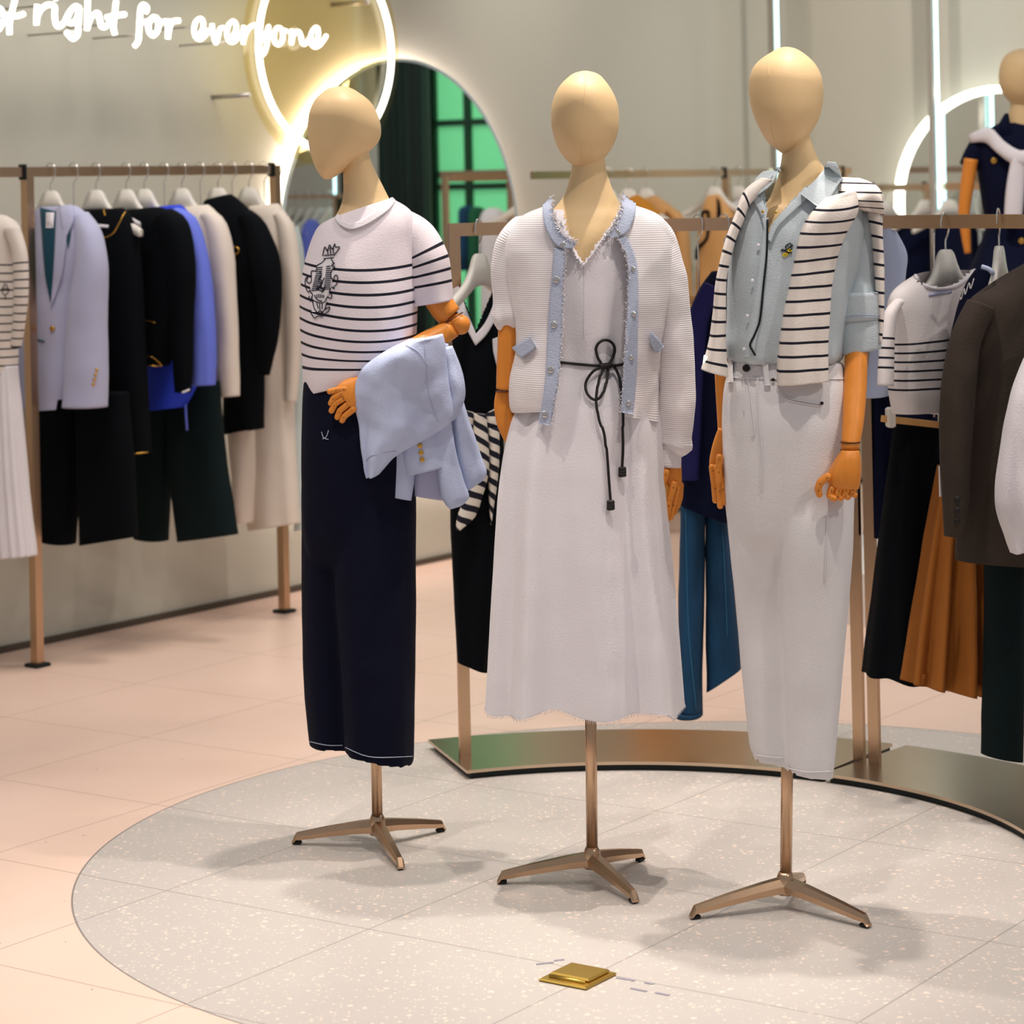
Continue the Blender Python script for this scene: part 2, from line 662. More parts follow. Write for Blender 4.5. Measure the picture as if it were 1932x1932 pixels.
def prism(poly, n3, th):
    """closed outline of 3D points given thickness along n3"""
    g = Geo()
    m = len(poly)
    for s in (-0.5, 0.5):
        for P in poly:
            g.v.append(V(P) + n3 * (th * s))
            g.uv.append((0, 0))
    for i in range(m):
        k = (i + 1) % m
        g.f.append((i, k, m + k, m + i))
    g.f.append(tuple(range(m))[::-1])
    g.f.append(tuple(range(m, 2 * m)))
    return g


def band(inner, outer, n3, th, closed=False):
    """flat ring or strip between two 3D polylines, with thickness"""
    g = Geo()
    m = len(inner)
    for s in (-0.5, 0.5):
        for A, B in zip(inner, outer):
            g.v += [V(A) + n3 * (th * s), V(B) + n3 * (th * s)]
            g.uv += [(0, 0), (0, 0)]
    o = 2 * m
    for i in range(m if closed else m - 1):
        k = (i + 1) % m
        a, b, c, d = 2 * i, 2 * i + 1, 2 * k + 1, 2 * k
        g.f += [(a, b, c, d), (o + d, o + c, o + b, o + a), (b, o + b, o + c, c), (d, o + d, o + a, a)]
    if not closed:
        g.f += [(0, o, o + 1, 1), (2 * m - 2, 2 * m - 1, o + 2 * m - 1, o + 2 * m - 2)]
    return g


def disc(c, n3, r, th, seg=14):
    n3 = V(n3).normalized()
    u = n3.orthogonal().normalized()
    v = n3.cross(u)
    g = Geo()
    c = V(c)
    for z, k in ((-.5, 1), (.25, 1), (.5, .75)):
        for i in range(seg):
            a = 2 * math.pi * i / seg
            g.v.append(c + n3 * (z * th) + (u * math.cos(a) + v * math.sin(a)) * r * k)
            g.uv.append((0, 0))
    for l in range(2):
        for i in range(seg):
            k = (i + 1) % seg
            g.f.append((l * seg + i, l * seg + k, (l + 1) * seg + k, (l + 1) * seg + i))
    g.f.append(tuple(range(2 * seg, 3 * seg)))
    g.f.append(tuple(range(seg))[::-1])
    return g


def bvh(*gs):
    a = Geo().add(*gs)
    return BVHTree.FromPolygons(a.v, a.f)


def hit(tree, x, y, off=0.0, fall=None):
    a, b = der(x, y)
    d = V((a / F, 1, -b / F)).normalized()
    loc, nor, _, _ = tree.ray_cast(ORIGIN, d)
    if loc is None:
        if fall is None:
            return None
        return ORIGIN + d * (fall / d.y) - d * off
    if nor.dot(d) > 0:
        nor = -nor
    return loc + (nor * 0.5 - d * 0.5).normalized() * off


def patch(A, B, tree, off=0.003, th=0.003, n=30, m=6, v0=None):
    """cloth applied on a surface between two outline polylines (pixels)"""
    A, B = smooth(A, n), smooth(B, n)
    g = Geo()
    grid, where = [], []
    for i in range(n):
        for j in range(m + 1):
            x = A[i][0] + (B[i][0] - A[i][0]) * j / m
            y = A[i][1] + (B[i][1] - A[i][1]) * j / m
            where.append((x, y))
            grid.append(hit(tree, x, y, off + th))
    deps = sorted(q.y for q in grid if q is not None)
    med = deps[len(deps) // 2] if deps else 5.3
    for k, (x, y) in enumerate(where):
        if grid[k] is None or abs(grid[k].y - med) > .11:
            row = [q for q in grid[max(0, k - m - 2):k + m + 3] if q is not None and abs(q.y - med) < .11]
            d = sum(q.y for q in row) / len(row) if row else med
            grid[k] = at(x, y, d)
    g.v += grid
    run = v0 if v0 is not None else A[0][1]
    for i in range(n):
        for j in range(m + 1):
            g.uv.append((j / m, (run + (A[i][1] - A[0][1])) / 1000))
    for P in grid:
        d = (P - ORIGIN).normalized()
        g.v.append(P + d * (th + off))
        g.uv.append((0, 0))
    W = m + 1
    o = n * W
    for i in range(n - 1):
        for j in range(m):
            a = i * W + j
            q = (a, a + W, a + W + 1, a + 1)
            g.f.append(q)
            g.f.append(tuple(o + k for k in q[::-1]))
    for i in range(n - 1):
        for j in (0, m):
            a, b = i * W + j, (i + 1) * W + j
            g.f.append((a, b, o + b, o + a) if j else (b, a, o + a, o + b))
    for j in range(m):
        for i in (0, n - 1):
            a, b = i * W + j, i * W + j + 1
            g.f.append((a, b, o + b, o + a))
    return g


def thread(lines, tree, r=0.0012, off=0.001, n=None, fall=None):
    """raised stitching laid on a surface along pixel polylines"""
    g = Geo()
    for ln in lines:
        m = n or max(6, 4 * len(ln))
        pts = [hit(tree, x, y, off, fall) for x, y in smooth(ln, m)]
        pts = [q for q in pts if q is not None]
        if len(pts) > 1:
            g.add(tube(pts, r, 6))
    return g


def fringe(line, tree, length=0.008, r=0.0007, n=120, off=0.003, seed=1, down=None):
    rnd = random.Random(seed)
    g = Geo()
    for x, y in smooth(line, n):
        P = hit(tree, x, y, off)
        if P is None:
            continue
        d = V((rnd.uniform(-1, 1), -0.5, rnd.uniform(-1, 1))) if down is None else V((rnd.uniform(-.35, .35), -.2, -1))
        g.add(tube([P, P + d.normalized() * length * rnd.uniform(.5, 1.2)], r, 4))
    return g


# ------------------------------------------------------------------ objects
BASE = {}


def _mesh(name, g, m, base, flat=False):
    me = bpy.data.meshes.new(name)
    me.from_pydata([tuple(p - base) for p in g.v], [], g.f)
    me.validate()
    uvl = me.uv_layers.new(name='UVMap')
    for lp in me.loops:
        uvl.data[lp.index].uv = g.uv[lp.vertex_index]
    if not flat:
        me.polygons.foreach_set('use_smooth', [True] * len(me.polygons))
    me.materials.append(MATS[m])
    o = bpy.data.objects.new(name, me)
    COL.objects.link(o)
    return o


def tag(o, label, cat, group=None):
    o['label'] = label
    o['category'] = cat
    if group:
        o['group'] = group
    return o


def thing(name, label, cat, loc, group=None):
    o = bpy.data.objects.new(name, None)
    o.empty_display_size = 0.1
    COL.objects.link(o)
    o.location = loc
    BASE[o.name] = V(loc)
    return tag(o, label, cat, group)


def part(name, g, m, parent, label=None, flat=False):
    b = BASE[parent.name]
    o = _mesh(name, g, m, b, flat)
    o.parent = parent
    BASE[o.name] = b
    if label:
        o['label'] = label
    return o


def low(g):
    z = min(p.z for p in g.v)
    n = len(g.v)
    c = sum(g.v, V()) / n
    return V((c.x, c.y, z))


def solo(name, g, m, label, cat, group=None, flat=False):
    b = low(g)
    o = _mesh(name, g, m, b, flat)
    o.location = b
    BASE[o.name] = b
    return tag(o, label, cat, group)


def struct(name, g, m, flat=True):
    b = low(g)
    o = _mesh(name, g, m, b, flat)
    o.location = b
    BASE[o.name] = b
    o['kind'] = 'structure'
    return o


def V3(p2, z=0.0):
    return V((p2.x, p2.y, z))


# ------------------------------------------------------------------ room
fl = Geo()
for x, y in ((-4.5, 1.0), (6.5, 1.0), (6.5, 14), (-4.5, 14)):
    fl.v.append(V((x, y, 0)))
    fl.uv.append((0, 0))
for x, y in ((-4.5, 1.0), (6.5, 1.0), (6.5, 14), (-4.5, 14)):
    fl.v.append(V((x, y, -0.1)))
    fl.uv.append((0, 0))
fl.f = [(0, 1, 2, 3), (7, 6, 5, 4)]
struct('floor', fl, 'terrazzo_floor')
a0 = W0 - UW * 5.0
mid = (a0 + CORNER) / 2 - NW * 0.06
struct('wall_left', boxg((mid.x, mid.y, 1.75), (CORNER - a0).length, 0.12, 3.5, UW), 'wall_paint')
mid = CORNER + NW * 2.6 + UW * 0.06
struct('wall_back', boxg((mid.x, mid.y, 1.75), 5.4, 0.12, 3.5, NW), 'wall_paint')
mid = (a0 + CORNER) / 2 + NW * 0.006
struct('baseboard_left', boxg((mid.x, mid.y, 0.011), (CORNER - a0).length, 0.012, 0.022, UW), 'skirting')
mid = CORNER + NW * 2.6 - UW * 0.006
struct('baseboard_back', boxg((mid.x, mid.y, 0.011), 5.2, 0.012, 0.022, NW), 'skirting')


def arch_outline(plane, c, hw, zc, zb, n=48, grow=0.0):
    """round-topped outline in a wall plane; c: 2D centre"""
    h = hw + grow
    P = []
    for i in range(9):
        P.append((-h, zb - grow + (zc - zb + grow) * i / 8))
    for i in range(1, n):
        a = math.pi - math.pi * i / n
        P.append((h * math.cos(a), zc + h * math.sin(a)))
    for i in range(9):
        P.append((h, zc - (zc - zb + grow) * i / 8))
    return [V((c.x + plane.d.x * u, c.y + plane.d.y * u, z)) for u, z in P]


# big arched mirror with a glowing gap behind it
mp_ = WALL.shift(0.075)
ml, mr, mt = mp_(526, 390), mp_(977, 390), mp_(750, 110)
mc = V(((ml.x + mr.x) / 2, (ml.y + mr.y) / 2))
mhw = (V((mr.x, mr.y)) - V((ml.x, ml.y))).length / 2
mzc = mt.z - mhw
mir = thing('arched_mirror', 'large round-topped mirror glowing along its edge, showing a green window', 'mirror',
            (mc.x, mc.y, 0.35))
out = arch_outline(mp_, mc, mhw, mzc, 0.35)
inn = arch_outline(mp_, mc, mhw - 0.012, mzc, 0.362)
part('glass', prism(inn, NW.to_3d(), 0.006), 'mirror_glass', mir, 'silvered mirror pane', True)
part('edge', band(inn, out, NW.to_3d(), 0.01, True), 'mirror_edge', mir, 'pale polished rim', True)
bk = arch_outline(WALL.shift(0.035), mc - NW * 0.04, mhw - 0.03, mzc, 0.40)
part('backing', prism(bk, NW.to_3d(), 0.05), 'hanger_white', mir, flat=True)
bl = arch_outline(WALL.shift(0.03), mc - NW * 0.045, mhw - 0.018, mzc, 0.385)
part('light_strip', tube(bl, 0.006, 8, True), 'led_warm', mir, 'glowing strip behind the rim')

# handwriting neon and the round neon in front of the mirror
TXT = WALL.shift(0.225)
sign = thing('neon_lettering', 'white neon handwriting reading "right for everyone" on the wall', 'sign',
             TXT(300, 60))
WORDS = {
    'st': [[(-12, 14), (-2, 15), (3, 22), (-8, 33), (0, 46), (-2, 55), (-14, 60)], [(-14, 60), (2, 48), (10, 34)],
           [(29, -8), (27, 5), (22, 24), (18, 46), (18, 65)], [(7, 30), (20, 30), (33, 30), (45, 26)]],
    'right': [[(70, 9), (69, 28), (69, 47)], [(69, 44), (71, 30), (80, 15), (92, 9), (103, 13), (103, 30), (106, 46), (112, 50), (121, 42), (130, 24)],
              [(105, -4), (107, -1)],
              [(150, 15), (142, 12), (132, 22), (127, 38), (136, 44), (146, 33), (150, 16), (148, 45), (146, 66), (138, 73), (131, 68), (125, 60)],
              [(166, -8), (165, 20), (164, 57)], [(165, 52), (170, 36), (178, 27), (185, 25), (188, 36), (191, 49), (198, 51), (206, 44)],
              [(219, 2), (216, 30), (214, 52), (217, 65)], [(201, 33), (215, 30), (236, 27)]],
    'for': [[(275, 24), (277, 14), (270, 9), (265, 18), (263, 50), (261, 76), (254, 87)], [(261, 42), (270, 42), (280, 41)],
            [(296, 34), (288, 33), (280, 46), (282, 60), (289, 67), (297, 58), (299, 44), (294, 34), (304, 42), (313, 40)],
            [(319, 37), (317, 55), (317, 73)], [(318, 62), (321, 48), (328, 40), (338, 39)]],
    'everyone': [[(376, 66), (383, 54), (383, 40), (377, 35), (369, 42), (366, 58), (370, 71), (379, 74), (388, 66), (395, 56)],
                 [(400, 45), (402, 62), (407, 81), (412, 68), (415, 55), (422, 52)],
                 [(438, 70), (445, 58), (445, 45), (439, 40), (431, 48), (428, 64), (432, 77), (441, 79), (450, 70), (457, 60)],
                 [(460, 49), (459, 66), (459, 83)], [(459, 76), (464, 62), (472, 51), (481, 47)],
                 [(488, 48), (486, 62), (489, 76), (497, 74), (503, 62), (507, 50), (505, 72), (502, 92), (496, 103), (489, 102), (485, 95)],
                 [(530, 53), (522, 53), (517, 66), (519, 80), (527, 84), (534, 72), (533, 58), (541, 59)],
                 [(551, 56), (550, 70), (550, 84)], [(550, 78), (554, 65), (562, 59), (567, 66), (570, 80), (576, 83), (586, 70)],
                 [(593, 80), (600, 70), (600, 55), (595, 52), (588, 62), (586, 78), (592, 88), (601, 87), (609, 78), (616, 67)]],
}
for wname, strokes in WORDS.items():
    g = Geo()
    for s_ in strokes:
        pts = [TXT(x, y) for x, y in smooth(s_, 6 * len(s_))]
        g.add(tube(pts, 0.0088 if wname != 'everyone' else 0.0074, 8))
    part('word', g, 'led_white', sign)
for x, y in ((12, 22), (90, 10), (140, 60), (215, 45), (262, 66), (370, 50), (425, 80)):
    P = TXT(x, y)
    part('standoff', tube([P, P - NW.to_3d() * 0.22], 0.004, 6), 'aluminium', sign)


RP = WALL.shift(0.17)
rl_, rr_, rb_ = RP(481, 80), RP(731, 80), RP(604, 284)
rc = (rl_ + rr_) / 2
rad = (rr_ - rl_).length / 2
rc.z = rb_.z + rad
ringn = thing('neon_ring_sign', 'round white neon tube on a clear amber disc overlapping the mirror', 'sign', rc)
circ = lambda R, o=0.0, n=72: [rc + NW.to_3d() * o + V((UW.x * math.cos(2 * math.pi * i / n), UW.y * math.cos(2 * math.pi * i / n),
                                math.sin(2 * math.pi * i / n))) * R for i in range(n)]
part('tube', tube(circ(rad, 0.018), 0.0115, 10, True), 'led_white', ringn)
part('disc', prism(circ(rad + 0.062), NW.to_3d(), 0.006), 'acrylic_amber', ringn, 'clear amber disc', True)
for x, y in ((466, 180), (690, 4)):
    P = RP(x, y)
    part('standoff', tube([P + NW.to_3d() * 0.012, P - NW.to_3d() * 0.17], 0.009, 10), 'aluminium', ringn)


# ------------------------------------------------------------------ light columns, round-topped neon mirror on the back wall
RAIL_B = BACKW.shift(0.32)


def light_column(P, d, label, led):
    c = thing('light_pole', label, 'light', (P.x, P.y, 0))
    part('profile', boxg((P.x, P.y, 1.7), 0.03, 0.06, 3.4, d), 'aluminium', c, flat=True)
    q = P + V((0.012, -0.034))
    part('light_strip', boxg((q.x, q.y, 1.7), 0.013, 0.014, 3.4, (1, 0)), led, c, 'glowing strip', True)


p = RAIL_W(1463, 200)
light_column(V((p.x, p.y)), NW * 0.5 + UW * 0.9, 'tall light column rising behind the tallest head, on the long wall', 'led_cyan')
p = RAIL_B(1763, 250)
light_column(V((p.x, p.y)), NW, 'tall light column in front of the neon-framed mirror at right', 'led_cyan')

m2 = BACKW.shift(0.05)
q0, q1, qt = m2(1699, 440), m2(2086, 440), m2(1892, 168)
c2 = V(((q0.x + q1.x) / 2, (q0.y + q1.y) / 2))
h2 = (V((q1.x, q1.y)) - V((q0.x, q0.y))).length / 2
z2 = qt.z - h2
nm = thing('neon_framed_mirror', 'arched mirror with a thick white neon frame behind the navy dressed figure', 'mirror',
           (c2.x, c2.y, 0.2))
part('glass', prism(arch_outline(m2, c2, h2, z2, 0.2), m2.n3, 0.008), 'mirror_glass', nm, flat=True)
part('neon_frame', tube(arch_outline(m2, c2 + m2.n * 0.02, h2, z2, 0.2), 0.017, 10, True), 'led_white', nm,
     'glowing white tube')

# ------------------------------------------------------------------ what the big mirror shows, on the back wall beyond the frame
def reflected(xp, yp, off):
    """place on the back wall side that the big mirror shows at this pixel"""
    P = mp_(xp, yp)
    d = (P - ORIGIN).normalized()
    n = NW.to_3d()
    r = d - n * (2 * d.dot(n))
    pl = BACKW.shift(off)
    k = (pl.P - V((P.x, P.y))).dot(pl.n) / V((r.x, r.y)).dot(pl.n)
    return P + r * k


wA, wB = reflected(985, 300, 0.03), reflected(822, 300, 0.03)
sA, sB = (V((wA.x, wA.y)) - CORNER).length, (V((wB.x, wB.y)) - CORNER).length
win = Geo()
c_ = CORNER + NW * ((sA + sB) / 2) - UW * 0.02
struct('window_1', boxg((c_.x, c_.y, 1.65), sB - sA, 0.02, 2.9, NW), 'window_green')
fr_ = Geo()
for k in range(3):
    q = CORNER + NW * (sA + (sB - sA) * (0, .6, 1)[k]) - UW * 0.045
    fr_.add(boxg((q.x, q.y, 1.65), 0.035, 0.04, 2.9, NW))
for z in (0.25, reflected(880, 352, .03).z, reflected(880, 328, .03).z, reflected(880, 231, .03).z, 3.1):
    q = CORNER + NW * ((sA + sB) / 2) - UW * 0.045
    fr_.add(boxg((q.x, q.y, z), sB - sA, 0.036, 0.035, NW))
struct('window_2', fr_, 'window_frame')
sC = (lambda P: (V((P.x, P.y)) - CORNER).length)(reflected(716, 300, 0.1))
p = reflected(643, 360, .4)
light_column(V((p.x, p.y)), NW, 'light column seen as a short bright line in the mirror beside the left neck', 'led_cyan')
cur = Geo()
n = 90
A_, B_ = [], []
for i in range(n):
    u = i / (n - 1)
    s_ = sB - 0.03 + (sC - sB + 0.03) * u
    q = CORNER + NW * s_ - UW * (0.11 + 0.045 * math.sin(u * 42) + 0.015 * math.sin(u * 17 + 1))
    A_.append(V((q.x, q.y, 0.03)))
    B_.append(V((q.x, q.y, 3.3)))
solo('curtain', band(A_, B_, UW.to_3d(), 0.012), 'curtain_velvet', 'dark green pleated velvet curtain beside the green window, seen in the mirror', 'curtain')

# ------------------------------------------------------------------ hangers
def hanger_proto(kind):
    g = Geo()
    hook = [(-.021, -.012), (-.02, .008), (-.009, .022), (.008, .022), (.02, .008), (.021, -.012), (.012, -.03), (.002, -.042),
            (0, -.055)]
    hook += [(0, -.085)] if kind == 'shoulder' else [(0, -.19)]
    H = tube([V((x, 0, z)) for x, z in smooth(hook, 40)], 0.0022, 8)
    if kind == 'shoulder':
        half = [(0, -.066), (.018, -.068), (.034, -.080), (.05, -.105), (.075, -.132), (.12, -.158), (.19, -.19), (.208, -.203),
                (.204, -.222), (.18, -.214), (.115, -.186), (.075, -.168), (.045, -.155), (.02, -.15)]
        top = smooth(half[:8], 30)
        bot = smooth(half[7:] + [(0, -.149)], 24)
        R = top + bot[1:]
        Lf = [(-x, z) for x, z in R[::-1]]
        poly = [V((x, 0, z)) for x, z in R + Lf[1:-1]]
        up = [V((x, 0, z)) for x, z in [(-a, b) for a, b in top[::-1]] + top[1:]]
        dn = [V((x, 0, z)) for x, z in [(-a, b) for a, b in bot] [::1] + bot[::-1][1:]]
        m = 61
        U = smooth([tuple(q) for q in up], m)
        D = smooth([tuple(q) for q in dn], m)
        B = band([V(q) for q in D], [V(q) for q in U], V((0, 1, 0)), 0.015)
        return H, B
    B = beam((-.07, 0, -.2), (.07, 0, -.2), 0.014, 0.022)
    return H, B


PROTO = {}


def hang(pos, d, label, group='white hangers on the rails', kind='shoulder', scale=1.0):
    """a hanger on a rail at pos, its shoulders along d"""
    rot = math.atan2(d[1], d[0])
    if kind not in PROTO:
        o = thing('clothes_hanger', label, 'hanger', (0, 0, 0), group)
        H, B = hanger_proto(kind)
        part('hook', H, 'chrome', o, 'metal hook')
        part('shoulders' if kind == 'shoulder' else 'bar', B, 'hanger_white' if kind == 'shoulder' else 'tan_cloth', o)
        if kind != 'shoulder':
            for x in (-.055, .055):
                part('clip', boxg((x, -0.006, -.215), .02, .022, .055, bev=.003), 'hanger_white', o, 'white clip', True)
        PROTO[kind] = o
        r = o
    else:
        src = PROTO[kind]
        r = src.copy()
        COL.objects.link(r)
        for ch in list(src.children):
            c = ch.copy()
            COL.objects.link(c)
            c.parent = r
        r['label'] = label
        r['group'] = group
    r.location = pos
    r.rotation_euler = (0, 0, rot)
    r.scale = (scale, scale, scale)
    return r


# ------------------------------------------------------------------ wall racks
def wall_rack(label, x0, x1, posts, z, plane, d, nrm):
    A, B = plane(x0, 320), plane(x1, 320)
    o = thing('wall_rack', label, 'clothes rack', V3(V(((A.x + B.x) / 2, (A.y + B.y) / 2))))
    part('rail', beam((A.x, A.y, z), (B.x, B.y, z), 0.014, 0.032), 'satin_metal', o, flat=True)
    for xp in posts:
        P = plane(xp, 700)
        pst = part('post', boxg((P.x, P.y, z / 2 + 0.008), 0.03, 0.03, z + 0.016, d), 'satin_metal', o, flat=True)
        part('foot', boxg((P.x, P.y, 0.006), 0.06, 0.06, 0.012, d, 0.003), 'dark_steel', pst, 'dark foot plate', True)
        part('bracket', boxg((P.x - d[0] * .018, P.y - d[1] * .018, z), 0.012, 0.026, 0.05, d), 'dark_steel', pst, 'dark rail bracket', True)
    return o


wall_rack('gold metal rack along the wall at left, hung with blazers and dresses', -90, 516, (59, 527), 1.59, RAIL_W, UW, NW)
wall_rack('metal rack along the far wall behind the two right mannequins, with tan coats', 1003, 1604, (1378, 1600), 1.556, RAIL_W, UW, NW)
wall_rack('low dark rail on the back wall passing before the neon-framed mirror', 1648, 1995, (1660, 1985), 1.47, RAIL_B, NW, UW)


def stitch(name, lines, tree, r, off, m, parent, label=None):
    for ln in lines:
        g = thread([ln], tree, r, off)
        if g.v:
            part(name, g, m, parent, label)


# ------------------------------------------------------------------ mannequins: shared pieces
def stand(m, top, base, legs, hub_r=0.019):
    """floor stand: pole, hub and three flat tapering legs with a turned-down foot"""
    T, B = V(top), V(base)
    part('pole', tube([T, B + V((0, 0, 0.03))], 0.0125, 16), 'satin_metal', m, 'satin metal pole')
    part('hub', tube([B + V((0, 0, z)) for z in (0.03, 0.034, 0.062, 0.07, 0.076)], [hub_r * .9, hub_r, hub_r, hub_r * .85, hub_r * .7], 18),
         'satin_metal', m)
    for tip in legs:
        E = V(tip)
        d = (E - B)
        d.z = 0
        L = d.length
        d.normalize()
        s = V((-d.y, d.x, 0))
        g = Geo()
        prof = [(0.0, .066, .030, .017), (L * .25, .058, .026, .015), (L * .6, .044, .022, .0125), (L * .88, .031, .018, .010), (L * .95, .0275, .016, .009),
                (L * .985, .014, .0105, .009), (L, .008, .006, .0085)]
        for r_, zt, hh, hw in prof:
            for a, b in ((-1, -.5), (-.55, 0), (.55, 0), (1, -.5), (.9, -1), (-.9, -1)):
                z = zt + b * (hh if b < 0 else 0)
                if b == 0:
                    z = zt
                g.v.append(V((B.x, B.y, 0)) + d * r_ + s * (a * hw) + V((0, 0, max(z, 0.004))))
                g.uv.append((0, 0))
        for i in range(len(prof) - 1):
            for k in range(6):
                l = (k + 1) % 6
                g.f.append((i * 6 + k, i * 6 + l, i * 6 + 6 + l, i * 6 + 6 + k))
        g.f.append(tuple(range(6))[::-1])
        m6 = (len(prof) - 1) * 6
        g.f.append(tuple(range(m6, m6 + 6)))
        lg = part('leg', g, 'satin_metal', m, flat=True)
        q = V((B.x, B.y, 0.005)) + d * (L * .965)
        part('foot_pad', boxg(q - d * .004, 0.020, 0.013, 0.008, (d.x, d.y), 0.002), 'rubber', lg, 'black rubber pad', True)


def finger(pts, r, plane, parent, offs=0.0, taper=0.85):
    """jointed wooden finger: one rounded link per phalanx, with a pin at each joint"""
    P = []
    for q in pts:
        o_ = offs + (q[2] if len(q) > 2 else 0)
        P.append(near(plane(q[0], q[1]), o_))
    g = Geo()
    k = len(P) - 1
    for i in range(k):
        a, b = P[i], P[i + 1]
        d = (b - a)
        r0, r1 = r * taper ** (i * .5), r * taper ** (i * .5 + .5)
        g.add(capsule(a + d * .06, b - d * .06, r0, r1, 12))
    f = part('finger', g, 'limb_wood', parent)
    pins = Geo()
    for i in range(k):
        q = P[i] + (P[i + 1] - P[i]) * .22
        pins.add(disc(q + plane.n3 * (r * .93), plane.n3, r * .16, 0.002, 8))
    part_pins.append((pins, parent))
    return f


part_pins = []


def ring_line(P, T, r, parent, name='joint_ring'):
    T = V(T).normalized()
    u = T.orthogonal().normalized()
    v = T.cross(u)
    part(name, tube([P + (u * math.cos(a) + v * math.sin(a)) * r for a in [2 * math.pi * i / 28 for i in range(28)]], 0.0012, 6, True),
         'joint_dark', parent, 'dark joint line')


def head_rows(rows, t):
    n = len(rows)
    out_ = []
    ys = [r[0] for r in rows]
    top, bot = ys[0], ys[-1]
    for y, a, b in rows:
        u = (y - top) / (bot - top)
        d = math.sqrt(max(0.0, 1 - abs((u - .42) / (.42 if u < .42 else .58)) ** 2.3))
        out_.append((a, y, b, y, max(0.012, t * d)))
    return out_


SHIRT = dict(seed=3)
# ================================================================== left mannequin
Y1 = 5.785
P1 = FR(Y1)
b1 = floor_at(713, 1599)
M1 = thing('mannequin', 'left mannequin in striped tee and dark trousers, turned left with one arm bent', 'mannequin', b1)
stand(M1, at(706, 1230, b1.y), b1, [floor_at(552, 1593), floor_at(838, 1568), floor_at(757, 1643)])
hd = part('head', loft(head_rows([(163, 634, 652), (167, 620, 664), (172.7, 611, 674), (187, 595.5, 694), (201, 588, 705), (215.4, 583, 712), (229.6, 581, 717),
      (244, 580.2, 719), (258, 580.8, 718), (269, 582, 713), (279, 583.6, 704), (290, 586, 691), (301, 589.5, 676.7), (308, 592, 668), (315, 595, 659),
      (323.6, 599, 648), (329, 603, 639), (334, 607, 631), (338.4, 613, 623)], .088), P1, amp=0, hollow=False, p=2.05, step=4, nphi=64),
    'mannequin_skin', M1, 'smooth featureless cream head')
tree = bvh(loft([(163 + 0, 634, 652, 0)[:4]] * 2, P1) if False else Geo()) if False else None
nk1 = loft([(656, 280, 696, 280, .05), (651, 300, 699, 300, .052), (647.5, 326, 710, 326, .054), (648, 350, 722, 350, .056), (647, 372, 733, 372, .06),
            (640, 395, 742, 390, .066), (622, 425, 760, 415, .075), (600, 470, 780, 460, .09)], P1, amp=0, hollow=False, off=-0.012, step=5)
part('neck', nk1, 'mannequin_skin', M1, 'cream neck')
# trousers
hip = loft([(576, 690, 772, 690, .10), (571, 750, 774, 750, .115), (569, 830, 780, 830, .125), (569, 900, 783, 900, .122), (570, 960, 782, 960, .114), (574, 1010, 776, 1010, .10), (584, 1060, 764, 1060, .06)],
           P1, folds=[(7, .003, 0, 1, 1)], hollow=False, seed=5)
legF = loft([(580, 800, 774, 800, .05, 0, -.01), (595, 900, 783, 900, .085, 0, .01), (622, 1000, 784, 1000, .10, 0, .02), (636, 1150, 784, 1150, .10, 0, .025), (645, 1300, 782, 1300, .10, 0, .03),
             (651, 1418, 779, 1441, .10, 3, .03)], P1, folds=[(5, .004, .6, 1, 1.5), (9, .002, 2, 1, -1)], seed=6)
legB = loft([(575, 800, 740, 800, .05, 0, .0), (569, 900, 725, 900, .085, 0, -.01), (569, 1000, 712, 1000, .095, 0, -.04), (569.5, 1150, 706, 1150, .09, 0, -.055),
             (574, 1300, 700, 1300, .09, 0, -.06), (584, 1408, 700, 1410, .09, 6, -.06)], P1, folds=[(6, .003, 1, 1, 1)], seed=7)
trs = part('trousers', Geo().add(hip, legF, legB), 'navy_denim', M1, 'dark navy wide-leg trousers')
tr_t = bvh(hip, legF, legB)
stitch('stitching', [[(607, 815), (611, 826), (620, 829)], [(620, 812), (616, 824), (609, 828)], [(652, 1410), (700, 1428), (778, 1427)], [(585, 1399), (618, 1406), (650, 1406)]],
                         tr_t, .0009, .0015, 'denim_trim', trs, 'pale hem and pocket stitching')
# tee
tee_rows = [(634, 408, 738, 374, .07), (604, 424, 772, 394, .085, -2), (590, 446, 788, 424, .10, -6), (579, 478, 790, 474, .115, -10), (571, 515, 789, 520, .125, -12),
            (566, 555, 788, 566, .128, -14), (566, 600, 787, 612, .128, -14), (568, 645, 785, 652, .125, -10), (571, 690, 783, 690, .12, 0), (573, 722, 780, 704, .118, 4),
            (577, 744, 772, 712, .115, 8)]
tee_g = loft(tee_rows, P1, folds=[(5, .004, 1.2, 1.2, 2.0), (9, .002, 0, 1, -1.5)], seed=2, amp=.005, p=2.2, nphi=80, step=5)
tee = part('tee_shirt', tee_g, 'tee_stripes', M1, 'white tee with thin dark stripes')
slv = limb([(728, 425, 30, -.01), (752, 432, 40, -.005), (782, 452, 43, 0), (803, 492, 43, .01), (812, 535, 40, .015), (818, 572, 38, .018)], P1, .95,
           folds=[(4, .004, 1, 1, 2)], seed=4, amp=.006, step=5)
part('sleeve', slv, 'tee_sleeve_stripes', tee, 'short striped sleeve')
tt = bvh(tee_g)
col_pts = [(640, 404), (646, 416), (662, 422), (684, 415), (708, 400), (727, 386), (737, 373)]
part('collar', patch(col_pts, [(632, 414), (643, 426), (662, 434), (688, 427), (715, 411), (735, 395), (745, 380)], bvh(tee_g, nk1), .002, .004, 40, 5), 'white_cotton', tee, 'plain ribbed neckband')
